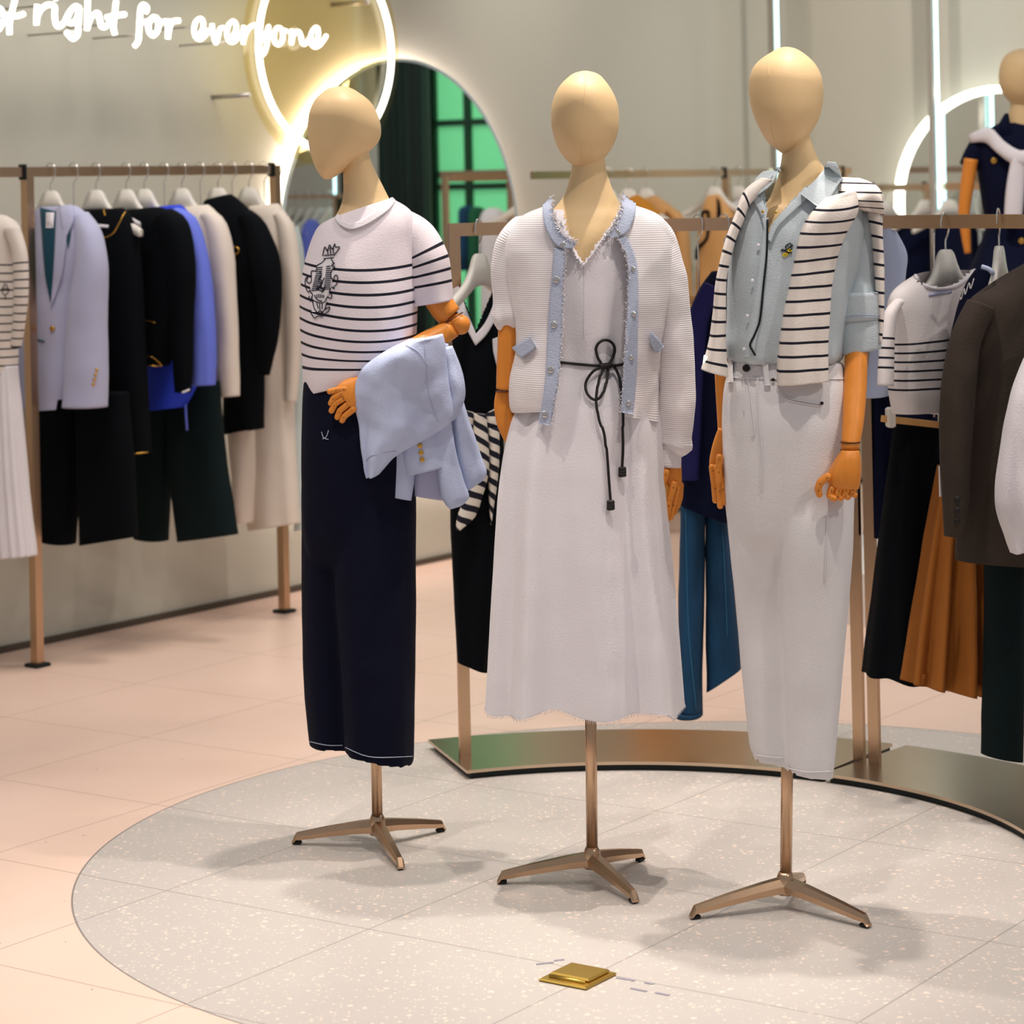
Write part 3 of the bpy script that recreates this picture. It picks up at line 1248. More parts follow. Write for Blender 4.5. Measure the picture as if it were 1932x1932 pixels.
CREST = [
    [(609, 483), (613, 466), (618, 474), (622, 462), (627, 470), (632, 460), (633, 466), (641, 467), (630, 482)], [(612, 482), (632, 480)], [(611, 488), (630, 486)],
    [(617, 470), (619, 480)], [(623, 467), (624, 479)], [(629, 467), (629, 478)],
    [(614, 489), (607, 496), (597, 502), (598, 507), (596, 512)], [(625, 488), (629, 495), (631, 497), (626, 501), (632, 504), (626, 511), (625, 523), (630, 529)],
    [(596, 512), (588, 512), (588, 530), (584, 534), (579, 530), (582, 522)], [(582, 522), (577, 526), (577, 540), (582, 551), (586, 546)],
    [(630, 529), (632, 520), (637, 521), (636, 535), (630, 541), (631, 545), (626, 541)],
    [(585, 549), (590, 556), (588, 563), (592, 567)], [(584, 558), (584, 566), (590, 565)], [(624, 543), (622, 552), (626, 556), (625, 563), (618, 560)],
    [(592, 567), (602, 571), (612, 570), (618, 560)], [(594, 558), (600, 566), (608, 568)], [(590, 570), (594, 583), (599, 589)], [(617, 570), (613, 584), (606, 590)],
    [(585, 585), (588, 592), (594, 600), (600, 596), (608, 597), (613, 592), (620, 587), (622, 579), (614, 584)], [(598, 572), (601, 582)], [(603, 573), (604, 584)], [(608, 573), (608, 583)],
    [(600, 590), (604, 586), (609, 590), (605, 594), (600, 590)], [(605, 520), (602, 530), (608, 535), (604, 543), (611, 546)], [(612, 524), (606, 536), (600, 546)],
    [(598, 540), (606, 549), (615, 541)]]
for k in range(12):
    y = 503 + k * 3.9
    xl, xr = 599 - k * 1.0, 626 - abs(k - 4) * .3
    CREST.append([(max(xl, 587), y + 2), ((xl + xr) / 2 - 3, y + 1)])
    CREST.append([((xl + xr) / 2 + 4, y), (xr - 1, y - 1)])
for k in range(6):
    CREST.append([(594 + k * 3.4, 554 + abs(k - 2.5)), (596 + k * 3.0, 562)])
CREST += [[(603, 512), (607, 518), (604, 526), (609, 532), (606, 540), (612, 547), (607, 552)], [(597, 547), (603, 541), (609, 546), (614, 540)]]
pl_ = patch([(612, 486), (598, 504), (589, 522), (586, 545), (592, 568), (588, 588)], [(630, 486), (628, 504), (628, 522), (624, 545), (617, 568), (614, 590)], tt, .0006, .0006, 24, 5)
part('crest', pl_, 'white_cotton', tee, 'embroidered crest with crown')
part('crest_stitching', thread(CREST, tt, .0011, .0018), 'thread_ink', tee, 'ink blue line embroidery')
# bent arm
arm = part('arm', limb([(795, 500, 26), (815, 545, 25.5), (835, 580, 25), (849, 597, 24)], P1, 1, hollow=False, off=.02, amp=0, p=2), 'limb_wood', M1, 'jointed wooden arm')
E_ = near(P1(866, 612), .025)
part('elbow', capsule(E_ + V((-.006, 0, .002)), E_ + V((.004, 0, -.001)), .0235, .023, 20), 'limb_wood', arm)
ring_line(near(P1(853, 601), .022), P1(853, 601) - P1(838, 575), .0285, arm)
fore = limb([(856, 618, 18, .03), (835, 630, 20, .04), (790, 657, 23, .07), (735, 695, 20, .10), (690, 722, 15, .115)], P1, 1, hollow=False, amp=0, p=2)
part('forearm', fore, 'limb_wood', arm)
h1 = part('hand', limb([(690, 724, 17, .115), (672, 735, 25, .12), (658, 746, 28, .122), (650, 752, 25, .124)], P1, .55, hollow=False, amp=0, p=2.4), 'limb_wood', M1,
          'wooden jointed hand')
for pts in ([(652, 734), (638, 735), (621, 739)], [(646, 741), (630, 750), (624, 762)], [(652, 749), (632, 762), (625, 776)], [(659, 760), (641, 775), (636, 788)],
            [(668, 771), (650, 785), (645, 794)]):
    finger(pts, .0078, P1, h1, .133)

# blazer over the arm
BZ = thing('draped_blazer', 'pale blue blazer hanging folded over the bent wooden arm', 'blazer', near(P1(780, 960), .1))
bzA = loft([(770, 640, 834, 630, .055, -4), (722, 664, 838, 668, .06, -6), (690, 688, 842, 712, .055, -4), (670, 722, 848, 758, .045), (667, 755, 846, 790, .035), (672, 792, 826, 812, .028),
            (679, 830, 776, 842, .022), (685, 862, 742, 862, .018), (689, 884, 724, 880, .016), (694, 901, 711, 897, .014)], P1, off=.125,
           folds=[(3, .010, .5, .4, 3), (6, .006, 2, .5, 2)], amp=.018, nsc=11, seed=12, step=5)
part('front_panel', bzA, 'sky_cotton', BZ)
bzB = limb([(838, 656, 16), (848, 700, 22), (853, 745, 24), (843, 785, 16), (834, 800, 6)], P1, 1.1, off=.10, folds=[(4, .006, 1, .5, 3)], amp=.01, nsc=12, seed=13)
part('fold', bzB, 'sky_cotton', BZ)
bzC = loft([(832, 645, 846, 648, .03), (842, 700, 862, 712, .035), (850, 770, 882, 782, .035), (858, 850, 904, 850, .032), (868, 905, 917, 890, .03), (880, 926, 912, 905, .025)], P1, off=.045,
           folds=[(3, .005, 0, .6, 1)], amp=.006, seed=14)
part('back_panel', bzC, 'sky_cotton', BZ)
bzD = loft([(812, 790, 850, 785, .02), (820, 850, 860, 850, .02), (826, 900, 874, 905, .02), (833, 942, 884, 940, .02), (846, 960, 866, 956, .015)], P1, off=.09, amp=.005, seed=15, folds=[(3, .004, 1, .6, 1)])
part('skirt_panel', bzD, 'sky_cotton', BZ)
bzE = loft([(776, 800, 826, 795, .03), (764, 830, 834, 822, .03), (760, 860, 842, 852, .03), (769, 897, 846, 878, .028)], P1, off=.088, amp=.004, seed=16)
slb = part('sleeve', bzE, 'sky_cotton', BZ)
te = bvh(bzE)
for x, y in ((791, 828), (792.5, 841), (794.5, 854), (796.5, 867)):
    part('button', disc(hit(te, x, y, .002), (0, -1, .15), .0057, .004), 'gold', slb, 'gold button')
bzF = loft([(742, 850, 785, 850, .02), (736, 890, 783, 895, .02), (730, 935, 776, 944, .018)], P1, off=.08, amp=.004, seed=17)
part('cuff', bzF, 'sky_cotton', BZ)
bzG = loft([(775, 870, 845, 860, .012), (781, 910, 843, 905, .012), (783, 936, 838, 944, .012)], P1, off=.06, amp=.004, seed=18)
part('lining', bzG, 'lavender_wool', BZ)
stitch('seam', [[(691, 868), (706, 858), (748, 851)], [(802, 640), (804, 700), (810, 750), (826, 795)], [(766, 652), (790, 665), (806, 690)]], bvh(bzA), .0009, .001, 'lavender_wool', BZ)

def blend(o, vox=.0055, it=10):
    """melt overlapping tubes of one garment into a single cloth"""
    m = o.modifiers.new('merge', 'REMESH')
    m.mode = 'VOXEL'
    m.voxel_size = vox
    m.use_smooth_shade = True
    m2_ = o.modifiers.new('soften', 'SMOOTH')
    m2_.factor = .5
    m2_.iterations = it


blend(trs)
# ================================================================== middle mannequin
Y2 = 5.455
P2 = FR(Y2)
b2 = floor_at(1118, 1664)
M2 = thing('mannequin', 'middle mannequin in white cardigan and long white dress, facing the front', 'mannequin', b2)
stand(M2, at(1113, 1200, b2.y), b2, [floor_at(938, 1668), floor_at(1213, 1623), floor_at(1200, 1706)])
h2g = loft(head_rows([(134, 1098, 1110), (137, 1086, 1122), (143, 1075, 1133), (158, 1059, 1146), (172, 1050, 1155), (187, 1044, 1162), (205, 1040, 1167), (230, 1040, 1168), (248, 1042.5, 1166),
      (265, 1047, 1161.5), (280, 1053, 1154), (294, 1062, 1144), (305, 1072, 1132), (312, 1081, 1121), (317, 1090, 1111), (319.5, 1097, 1104)], .10), P2, amp=0, hollow=False, p=2.05, step=4, nphi=64)
h2o = part('head', h2g, 'mannequin_skin', M2, 'smooth featureless cream head')
stitch('seam', [[(1104, 136), (1104, 160), (1102, 190), (1101, 200)], [(1098, 262), (1097, 300), (1099, 317)]], bvh(h2g), .0006, .0002, 'mannequin_skin', h2o)
nk2 = loft([(1082, 285, 1140, 285, .05), (1078, 320, 1144, 320, .052), (1072, 345, 1151, 345, .054), (1064, 368, 1160, 366, .058), (1048, 390, 1172, 388, .066), (1020, 415, 1195, 412, .08),
            (1000, 450, 1210, 450, .095), (995, 520, 1212, 520, .105)], P2, amp=0, hollow=False, off=-.01, step=5)
part('neck', nk2, 'mannequin_skin', M2, 'cream neck and chest')
dr_rows = [(1046, 395, 1168, 394, .085), (1015, 425, 1195, 425, .10), (1000, 470, 1212, 470, .112), (1000, 540, 1214, 540, .115), (1012, 610, 1208, 610, .108), (1022, 684, 1200, 687, .10),
           (1000, 735, 1225, 735, .115), (970, 780, 1242, 780, .125), (950, 850, 1248, 850, .135), (940, 930, 1252, 930, .145), (932, 1050, 1262, 1050, .16),
           (925, 1180, 1273, 1180, .17), (918, 1329, 1283, 1332, .18, 10)]
vcut = [(1062, 395), (1072, 440), (1085, 468), (1101, 500), (1118, 470), (1140, 443), (1156, 420), (1168, 395), (1166, 340), (1050, 340)]
dress_g = loft(dr_rows, P2, folds=[(9, .026, .9, 1.2, .4), (14, .007, 2, 1.4, .3), (3, .014, 0, 2, 0)], seed=21, amp=.003, cut=[vcut], nphi=110, step=5, hem=[(6, .008, 2.5), (11, .003, 0)])
dress = part('dress', dress_g, 'white_cotton', M2, 'long white V-neck dress')
dress_full = loft(dr_rows, P2, seed=21, amp=.003, nphi=110, step=5, folds=[(9, .026, .9, 1.2, .4), (14, .007, 2, 1.4, .3), (3, .014, 0, 2, 0)])
dt = bvh(dress_full)
VL = [(1060, 420), (1066, 445), (1077, 464), (1090, 487), (1101, 502)]
VR = [(1168, 402), (1158, 424), (1144, 443), (1128, 466), (1113, 488), (1101, 502)]
part('neck_trim', Geo().add(thread([VL, VR], dt, .0042, .0015, 30), fringe(VL, dt, .008, n=70, off=.006), fringe(VR, dt, .008, n=90, off=.006), thread([[(1101, 505), (1102, 520), (1102, 640)]], dt, .001, .0006)),
     'white_cotton', dress, 'frayed V-neck edging')
hemline = [(x, 1329 + 0 * x) for x in range(922, 1282, 20)]
fr2 = Geo()
rnd = random.Random(8)
nb = len(dress_g.v)
# frayed hem along the true hem ring
zs = [p for p in dress_g.v if p.z < 0.0]
ringv = dress_g.v[-(110 * 3 + 1):-(110 * 2 + 1)]
for i in range(110):
    a, b = ringv[i], ringv[(i + 1) % 110]
    for k in range(4):
        q = a + (b - a) * (k / 4)
        fr2.add(tube([q + V((0, 0, .002)), q + V((rnd.uniform(-.002, .002), 0, -rnd.uniform(.003, .008)))], .0006, 4))
part('frayed_hem', fr2, 'white_cotton', dress)['kind'] = 'stuff'
# cardigan
cd_rows = [(1030, 388, 1188, 384, .095), (985, 407, 1240, 404, .105), (956, 440, 1262, 434, .118), (948, 490, 1268, 490, .13), (960, 550, 1262, 550, .135), (970, 610, 1254, 610, .138),
           (970, 660, 1246, 660, .14), (960, 705, 1243, 705, .142), (958, 738, 1242, 740, .144), (960, 765, 1242, 775, .144, 16), (964, 776, 1242, 793, .144, 18)]
opening = [(1036, 330), (1038, 400), (1052, 455), (1056, 480), (1054, 560), (1048, 676), (1040, 740), (1029, 806), (1028, 870), (1182, 870), (1183, 780), (1187, 663), (1191, 586), (1194, 534),
           (1191, 495), (1176, 455), (1172, 440), (1184, 400), (1184, 330)]
card_g = loft(cd_rows, P2, folds=[(5, .004, 0, 1, 1), (11, .0025, 1, 1, 2)], seed=22, amp=.008, cut=[opening], nphi=110, step=5)
card = part('cardigan', card_g, 'white_knit', M2, 'white rib-knit cardigan worn open')
card_full = loft([(1048, 366, 1172, 364, .07)] + cd_rows[:-2] + [(960, 765, 1242, 775, .144), (964, 840, 1242, 850, .15)], P2, seed=22, amp=.003, nphi=80, step=6)
ct = bvh(card_full)
trim = Geo()
lp_ = [[(1046, 468), (1042, 520), (1038, 565), (1034, 640), (1030, 715), (1023, 765), (1017, 798)], [(1068, 472), (1065, 520), (1064, 565), (1061, 640), (1055, 715), (1047, 765), (1040, 803)]]
rp_ = [[(1164, 450), (1178, 475), (1184, 510), (1183, 560), (1179, 630), (1175, 700), (1170, 778)], [(1181, 446), (1194, 475), (1202, 510), (1203, 560), (1202, 630), (1200, 700), (1193, 782)]]
part('placket', patch(lp_[0], lp_[1], ct, .003, .004, 60, 6), 'denim_trim', card, 'grey-blue placket with frayed edge')
part('placket', patch(rp_[0], rp_[1], ct, .003, .004, 60, 6), 'denim_trim', card, 'grey-blue placket with frayed edge')
cl_ = [[(1027, 381), (1026, 405), (1031, 432), (1042, 455), (1058, 468), (1082, 470)], [(1045, 374), (1045, 400), (1049, 420), (1060, 438), (1072, 450), (1088, 458)]]
cr_ = [[(1170, 370), (1170, 390), (1166, 408), (1159, 425), (1152, 435), (1144, 443)], [(1194, 379), (1198, 392), (1196, 410), (1188, 428), (1180, 441), (1156, 450)]]
part('collar_band', patch(cl_[0], cl_[1], ct, .006, .005, 40, 6), 'denim_trim', card, 'grey-blue collar band')
part('collar_band', patch(cr_[0], cr_[1], ct, .006, .005, 40, 6), 'denim_trim', card, 'grey-blue collar band')
pt = ct
part('fringe', Geo().add(fringe(lp_[1], pt, .006, .0006, 200, .008, 3), fringe(cl_[1], pt, .009, .0008, 130, .012, 4), fringe(cr_[0], pt, .009, .0008, 100, .012, 5), fringe(rp_[0], pt, .006, .0006, 160, .008, 6)),
     'white_cotton', card, 'loose white threads')['kind'] = 'stuff'
for x, y, r in ((1064, 463, .0078), (1051, 527, .0075), (1047, 612, .0075), (1041, 697, .0075), (1030, 781, .0075), (1164, 440, .0075), (1193, 507, .0055), (1193.5, 592, .0055),
                (1189, 674, .0055), (1184, 760, .0055)):
    part('button', disc(hit(pt, x, y, .009, Y2 - .15), (0, -1, .1), r, .005), 'chrome', card, 'round silver button')
for A_, B_ in (([(971, 657), (983, 648), (1003, 637)], [(990, 677), (1002, 668), (1015, 656)]), ([(1226, 626), (1236, 636), (1247, 652)], [(1221, 640), (1230, 662), (1238, 664)])):
    part('pocket_flap', patch(A_, B_, pt, .006, .004, 14, 5), 'denim_trim', card, 'grey-blue pocket flap')
sL = limb([(1016, 432, 22, -.02), (992, 438, 34, -.015), (968, 462, 33, -.01), (955, 520, 30, 0), (956, 565, 28, .0), (957, 600, 29, .005), (962, 625, 18, .0)], P2, 1.25, folds=[(5, .004, 0, 1, 2)], amp=.012, nsc=9, seed=23)
part('sleeve', sL, 'white_knit', card, 'pushed-up sleeve')
sR = limb([(1190, 430, 22, -.02), (1216, 432, 34, -.015), (1246, 455, 30, -.01), (1268, 520, 27, 0), (1274, 600, 29, .0), (1276, 680, 33, .0), (1277, 750, 35, .0), (1275, 800, 32, 0), (1274, 826, 29, 0), (1275, 841, 30, 0), (1268, 850, 20, 0)],
          P2, 1.1, folds=[(4, .004, 0, 1, 2)], amp=.007, nsc=10, seed=24)
part('sleeve', sR, 'white_knit', card, 'long full sleeve')
part('cuff', limb([(1268, 838, 21), (1266, 860, 20), (1265, 881, 20)], P2, 1, amp=.002, seed=25), 'white_knit', card)
# cord belt
bt = bvh(dress_full)
belt = part('belt', thread([[(1030, 683), (1060, 684), (1100, 688), (1136, 690), (1160, 689), (1196, 686)]], bt, .0032, .002, 50), 'cord_black', M2, 'thin black cord belt')
bw = lambda pts, o=.006: tube([hit(bt, x, y, o, Y2 - .12) for x, y in smooth(pts, 8 * len(pts))], .0031, 8)
part('bow', Geo().add(bw([(1136, 690), (1127, 672), (1125, 655), (1134, 643), (1146, 642), (1157, 652), (1157, 668), (1146, 688)]),
                      bw([(1138, 690), (1118, 703), (1106, 725), (1110, 745), (1124, 755), (1136, 745), (1143, 720), (1144, 695)], .009), capsule(hit(bt, 1134, 691, .012), hit(bt, 1146, 690, .012), .0065, .0065)),
     'cord_black', belt)
for pts in ([(1137, 695), (1130, 720), (1126, 755), (1130, 790), (1139, 820), (1143, 860), (1146, 905), (1149, 945)], [(1143, 690), (1158, 693), (1168, 715), (1171, 750), (1172, 800), (1173, 845), (1171, 882)]):
    tl = part('cord_end', bw(pts, .012), 'cord_black', belt)
    q = hit(bt, pts[-1][0], pts[-1][1] + 8, .014, Y2 - .14)
    part('knot', Geo().add(*[capsule(q + V((-.004, 0, z)), q + V((.004, 0, z)), .005 + .0006 * (z < 0), .005) for z in (.006, 0, -.006)]), 'cord_black', belt, 'knotted cord tip')
# arms
aL = part('arm', limb([(962, 600, 21), (960, 640, 21), (956, 690, 19), (952, 735, 16)], P2, 1, hollow=False, off=.01, amp=0, p=2), 'limb_wood', M2, 'jointed wooden arm')
ring_line(near(P2(952, 738), .01), (0, 0, 1), .0185, aL)
part('hand', limb([(951, 738, 15), (950, 765, 18), (956, 800, 18), (966, 830, 14)], P2, .6, hollow=False, off=.005, amp=0), 'limb_wood', M2, 'hand slipped into the dress pocket')
hR = part('hand', limb([(1265, 870, 20), (1266, 892, 20.5), (1273, 912, 14), (1276, 922, 9)], P2, .6, hollow=False, off=.0, amp=0, p=2.4), 'limb_wood', M2, 'wooden jointed hand')
for pts, o_ in (([(1257, 890), (1250, 912), (1243, 938)], .02), ([(1272, 912), (1263, 945), (1257, 983)], .012), ([(1278, 916), (1272, 946), (1264, 978)], .0), ([(1281, 916), (1278, 944), (1271, 968)], -.012),
                ([(1283, 914), (1282, 938), (1277, 956)], -.022)):
    finger(pts, .0085, P2, hR, o_)

# ================================================================== right mannequin
Y3 = 5.225
P3 = FR(Y3)
b3 = floor_at(1483, 1714)
M3 = thing('mannequin', 'tallest right mannequin in grey shirt and white jeans, striped sweater over its shoulders', 'mannequin', b3)
stand(M3, at(1487, 1260, b3.y), b3, [floor_at(1302, 1735), floor_at(1641, 1752), floor_at(1514, 1668)])
h3g = loft(head_rows([(89, 1476, 1490), (92, 1466, 1501), (99, 1454, 1513), (112, 1434.6, 1529), (127, 1421.6, 1541), (145, 1414.8, 1549), (163.5, 1413, 1552), (184, 1414.6, 1552.4), (205, 1418.6, 1550),
      (226, 1426, 1543.5), (241, 1433, 1535.5), (257, 1441.5, 1524), (270, 1451.5, 1511), (280, 1463, 1497), (286, 1471, 1486), (288.5, 1475, 1481)], .102), P3, amp=0, hollow=False, p=2.05, step=4, nphi=64)
h3o = part('head', h3g, 'mannequin_skin', M3, 'smooth featureless cream head')
stitch('seam', [[(1454, 100), (1451, 120), (1450, 144)], [(1453, 230), (1458, 255), (1467, 280)]], bvh(h3g), .0006, .0002, 'mannequin_skin', h3o)
nk3 = loft([(1480, 255, 1526, 250, .05), (1478, 275, 1531, 270, .052), (1475, 300, 1542, 298, .054), (1470, 325, 1554, 318, .056), (1462, 350, 1562, 345, .06), (1448, 380, 1580, 375, .068),
            (1420, 410, 1600, 410, .085), (1405, 470, 1610, 470, .10)], P3, amp=0, hollow=False, off=-.012, step=5)
part('neck', nk3, 'mannequin_skin', M3, 'cream neck and chest')
# jeans
jh = loft([(1378, 676, 1590, 682, .095), (1373, 702, 1596, 706, .10), (1366, 735, 1602, 740, .112), (1363, 790, 1606, 795, .122), (1363, 850, 1609, 850, .122), (1366, 910, 1610, 910, .120), (1370, 960, 1609, 960, .114), (1378, 1010, 1604, 1010, .10), (1390, 1055, 1590, 1055, .07), (1400, 1080, 1570, 1080, .04)],
          P3, hollow=False, amp=.003, seed=31, folds=[(6, .003, 0, 1, 1)])
jl = loft([(1368, 810, 1520, 810, .05, 0, .02), (1365, 900, 1505, 900, .075, 0, .03), (1374, 1010, 1500, 1010, .098, 0, .02), (1389, 1150, 1500, 1150, .09), (1401, 1280, 1498, 1280, .088), (1413, 1395, 1494, 1395, .085), (1421, 1432, 1492, 1438, .085, 4)],
          P3, amp=.004, seed=32, folds=[(5, .004, 1, 1, 1.5)], off=-.035)
jr = loft([(1410, 810, 1602, 810, .05, 0, 0), (1430, 900, 1610, 900, .085, 0, 0), (1452, 1010, 1609, 1010, .108), (1464, 1150, 1599, 1150, .105), (1472, 1280, 1587, 1280, .10), (1478, 1400, 1576, 1400, .098), (1480, 1452, 1570, 1463, .096, 5)],
          P3, amp=.004, seed=33, folds=[(5, .005, 2, 1, 1.2)], off=.02)
jeans = part('jeans', Geo().add(jh, jl, jr), 'white_denim', M3, 'white high-waisted jeans')
jt = bvh(jh, jl, jr)
blend(jeans)
stitch('seam', [[(1376, 712), (1420, 714), (1500, 716), (1596, 715)], [(1466, 730), (1474, 742), (1490, 752), (1520, 758), (1552, 763)], [(1466, 735), (1476, 748), (1494, 757), (1522, 763), (1548, 767)],
                     [(1412, 712), (1420, 780), (1424, 815), (1418, 823)], [(1404, 715), (1404, 780)], [(1430, 715), (1432, 790), (1438, 860), (1436, 930)], [(1562, 900), (1560, 1000), (1556, 1100)],
                     [(1424, 1424), (1455, 1428), (1478, 1430)], [(1484, 1448), (1520, 1456), (1570, 1455)]], jt, .0014, .002, 'white_denim', jeans, 'tonal seams and pocket edge')
part('button', disc(hit(jt, 1410, 695, .007), (0, -1, .1), .0078, .004), 'cord_black', jeans, 'black waist button')
for x, y in ((1459, 717), (1549.5, 761)):
    part('rivet', disc(hit(jt, x, y, .006), (0, -1, .1), .0036, .003), 'cord_black', jeans, 'black rivet')
for a, b in (((1443, 676), (1448, 728)), ((1380, 676), (1381, 722))):
    part('belt_loop', patch([(a[0] - 5, a[1]), (b[0] - 5, b[1])], [(a[0] + 6, a[1]), (b[0] + 6, b[1])], jt, .004, .004, 10, 3), 'white_denim', jeans)
# shirt
sh_rows = [(1425, 350, 1575, 335, .08), (1400, 372, 1615, 366, .095), (1386, 410, 1630, 408, .108), (1378, 470, 1628, 470, .118), (1372, 540, 1612, 540, .12), (1370, 610, 1598, 610, .118), (1367, 645, 1592, 650, .117),
           (1370, 672, 1588, 674, .112), (1378, 682, 1582, 682, .10)]
scut = [(1436, 300), (1440, 345), (1448, 400), (1450, 440), (1458, 420), (1475, 400), (1500, 372), (1545, 335), (1560, 300)]
shirt_g = loft(sh_rows, P3, folds=[(9, .006, 0, 2, 1), (5, .004, 1, 1, 2)], seed=34, amp=.010, cut=[scut], nphi=150, step=3)
shirt_full = loft([(1445, 330, 1565, 316, .065)] + sh_rows, P3, folds=[(9, .004, 0, 2, 1), (5, .003, 1, 1, 2)], seed=34, amp=.004, nphi=90, step=5)
sft = bvh(shirt_full)
shirt = part('shirt', shirt_g, 'grey_chambray', M3, 'pale grey-blue shirt with chest embroidery')
st = bvh(shirt_g)
part('placket', patch([(1424, 378), (1441, 420), (1437, 470), (1428, 540), (1416, 610), (1402, 676)], [(1440, 372), (1449, 430), (1447, 480), (1440, 540), (1432, 610), (1424, 668)], sft, .004, .003, 50, 4), 'grey_chambray', shirt,
     'buttoned front edge')
part('facing', patch([(1447, 452), (1458, 424), (1476, 402), (1500, 376), (1520, 352)], [(1455, 458), (1466, 432), (1484, 412), (1512, 386), (1536, 362)], sft, .003, .004, 30, 4), 'grey_chambray', shirt, 'inside facing')
part('facing', patch([(1420, 374), (1436, 405), (1444, 440)], [(1430, 368), (1444, 400), (1450, 440)], sft, .003, .004, 30, 4), 'grey_chambray', shirt, 'inside facing')
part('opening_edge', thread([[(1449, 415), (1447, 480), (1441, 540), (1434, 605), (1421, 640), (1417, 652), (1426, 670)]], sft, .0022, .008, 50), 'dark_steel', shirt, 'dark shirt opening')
ft = sft
part('collar', patch([(1562, 305), (1553, 318), (1535, 345), (1511, 370)], [(1577, 306), (1588, 336), (1570, 365), (1549, 399)], ft, .014, .006, 24, 8), 'grey_chambray', shirt, 'pointed collar flap')
part('collar', patch([(1469, 314), (1452, 328), (1435, 344), (1414, 374)], [(1474, 322), (1470, 334), (1455, 358), (1425, 378)], ft, .014, .006, 24, 8), 'grey_chambray', shirt, 'pointed collar flap')
part('neck_label', thread([[(1447, 352), (1446, 348), (1450, 349), (1451, 353), (1448, 355)], [(1454, 346), (1452, 351), (1456, 350), (1457, 344)], [(1459, 349), (1461, 342), (1464, 340)]], ft, .0007, .024, 12, Y3 - .08), 'thread_ink', shirt, 'small inked neck label')
for x, y in ((1424, 369), (1441, 401), (1465, 402)):
    part('button', disc(hit(ft, x, y, .013, Y3 - .1), (0, -1, .1), .0032, .003), 'gold', shirt, 'small brass snap')
for x, y in ((1432, 463), (1421, 529), (1413, 596), (1407, 658)):
    part('button', disc(hit(st, x, y, .008, Y3 - .1), (0, -1, .1), .0034, .003), 'tag_paper', shirt, 'small pearly button')
emb = lambda p_: [(1460 + a * .03623, 430 + b * .03623) for a, b in p_]
part('embroidery', thread([emb([(940, 1290), (800, 1310), (680, 1260), (570, 1180), (480, 1130), (400, 1150), (420, 1200), (540, 1190), (640, 1140), (740, 1090), (860, 1010), (920, 930), (910, 850), (840, 815), (740, 850), (640, 930), (610, 1010), (650, 1070)]),
                           emb([(850, 1040), (920, 960), (1010, 890)]), emb([(820, 1170), (900, 1120), (950, 1090)]), emb([(730, 930), (750, 960)])], st, .0012, .002), 'thread_ink', shirt, 'dark script monogram')
part('embroidery', thread([emb([(660, 1130), (760, 1090), (880, 1140), (920, 1200), (820, 1230), (720, 1200), (800, 1140)]), emb([(640, 1290), (720, 1370), (620, 1460), (530, 1470), (480, 1410), (540, 1350), (620, 1330), (600, 1400)])], st, .0016, .0012),
     'thread_yellow', shirt, 'yellow thread accent')
shs = limb([(1585, 400, 26), (1606, 405, 34), (1624, 432, 33), (1622, 490, 34), (1614, 555, 43)], P3, 1.0, amp=.008, seed=35, folds=[(5, .004, 0, 1, 1)], off=.0)
part('sleeve', shs, 'grey_chambray', shirt)
cuf = loft([(1566, 552, 1667, 549, .062), (1565, 575, 1666, 572, .063), (1567, 606, 1663, 600, .062)], P3, amp=.003, seed=36, linear=True)
cf = part('cuff', cuf, 'grey_chambray', shirt, 'rolled-up cuff')
stitch('seam', [[(1566, 556), (1615, 552), (1666, 553)], [(1566, 598), (1615, 594), (1664, 595)], [(1566, 602), (1615, 598), (1664, 599)]], bvh(cuf), .0008, .0006, 'denim_trim', cf)
part('cuff', loft([(1575, 598, 1662, 594, .056), (1576, 635, 1662, 630, .057), (1580, 668, 1661, 656, .055)], P3, amp=.006, seed=37, folds=[(3, .003, 0, 1, 1)]), 'grey_chambray', shirt, 'turned-back sleeve end')
a3 = part('arm', limb([(1617, 630, 20, .02), (1614, 720, 21.5, .06), (1610, 790, 20, .10), (1605, 836, 17, .125)], P3, 1, hollow=False, amp=0, p=2), 'limb_wood', M3, 'jointed wooden arm')
part('wrist', limb([(1604.5, 834, 17.5), (1604, 849, 17)], P3, 1, off=.125, hollow=False, amp=0, p=2), 'limb_wood', a3)
ring_line(near(P3(1604.5, 834), .125), (0, 0, 1), .0196, a3)
ring_line(near(P3(1604, 849), .125), (0, 0, 1), .0192, a3)
h3 = part('hand', loft([(1588, 849, 1620, 849, .02), (1580, 862, 1623, 862, .028), (1568, 882, 1624, 884, .032), (1561, 897, 1623, 900, .032), (1562, 910, 1621, 914, .03), (1567, 921, 1619, 922, .025)], P3, hollow=False, amp=0, p=2.5, off=.13,
                        step=4), 'limb_wood', M3, 'wooden jointed hand')
for pts, r, o_ in (([(1562, 899), (1548, 909), (1543, 922), (1546, 934)], .0085, .02), ([(1569, 922), (1565, 935), (1574, 941, .01)], .0078, .016), ([(1583, 923), (1579, 935), (1587, 940)], .0078, .018),
                   ([(1597, 923), (1593, 934), (1600, 938)], .0078, .018), ([(1610, 922), (1607, 931), (1613, 934)], .0072, .016), ):
    finger(pts, r, P3, h3, o_ + .13)
a3l = part('arm', limb([(1362, 640, 16), (1364, 720, 15), (1366, 790, 13), (1366, 812, 12)], P3, 1, hollow=False, amp=0, p=2, off=-.03), 'limb_wood', M3, 'jointed wooden arm')
h3l = part('hand', limb([(1366, 810, 11), (1358, 838, 13), (1352, 868, 13.5), (1350, 886, 11.5)], P3, .8, hollow=False, off=-.01, amp=0, p=2.4), 'limb_wood', M3, 'wooden jointed hand')
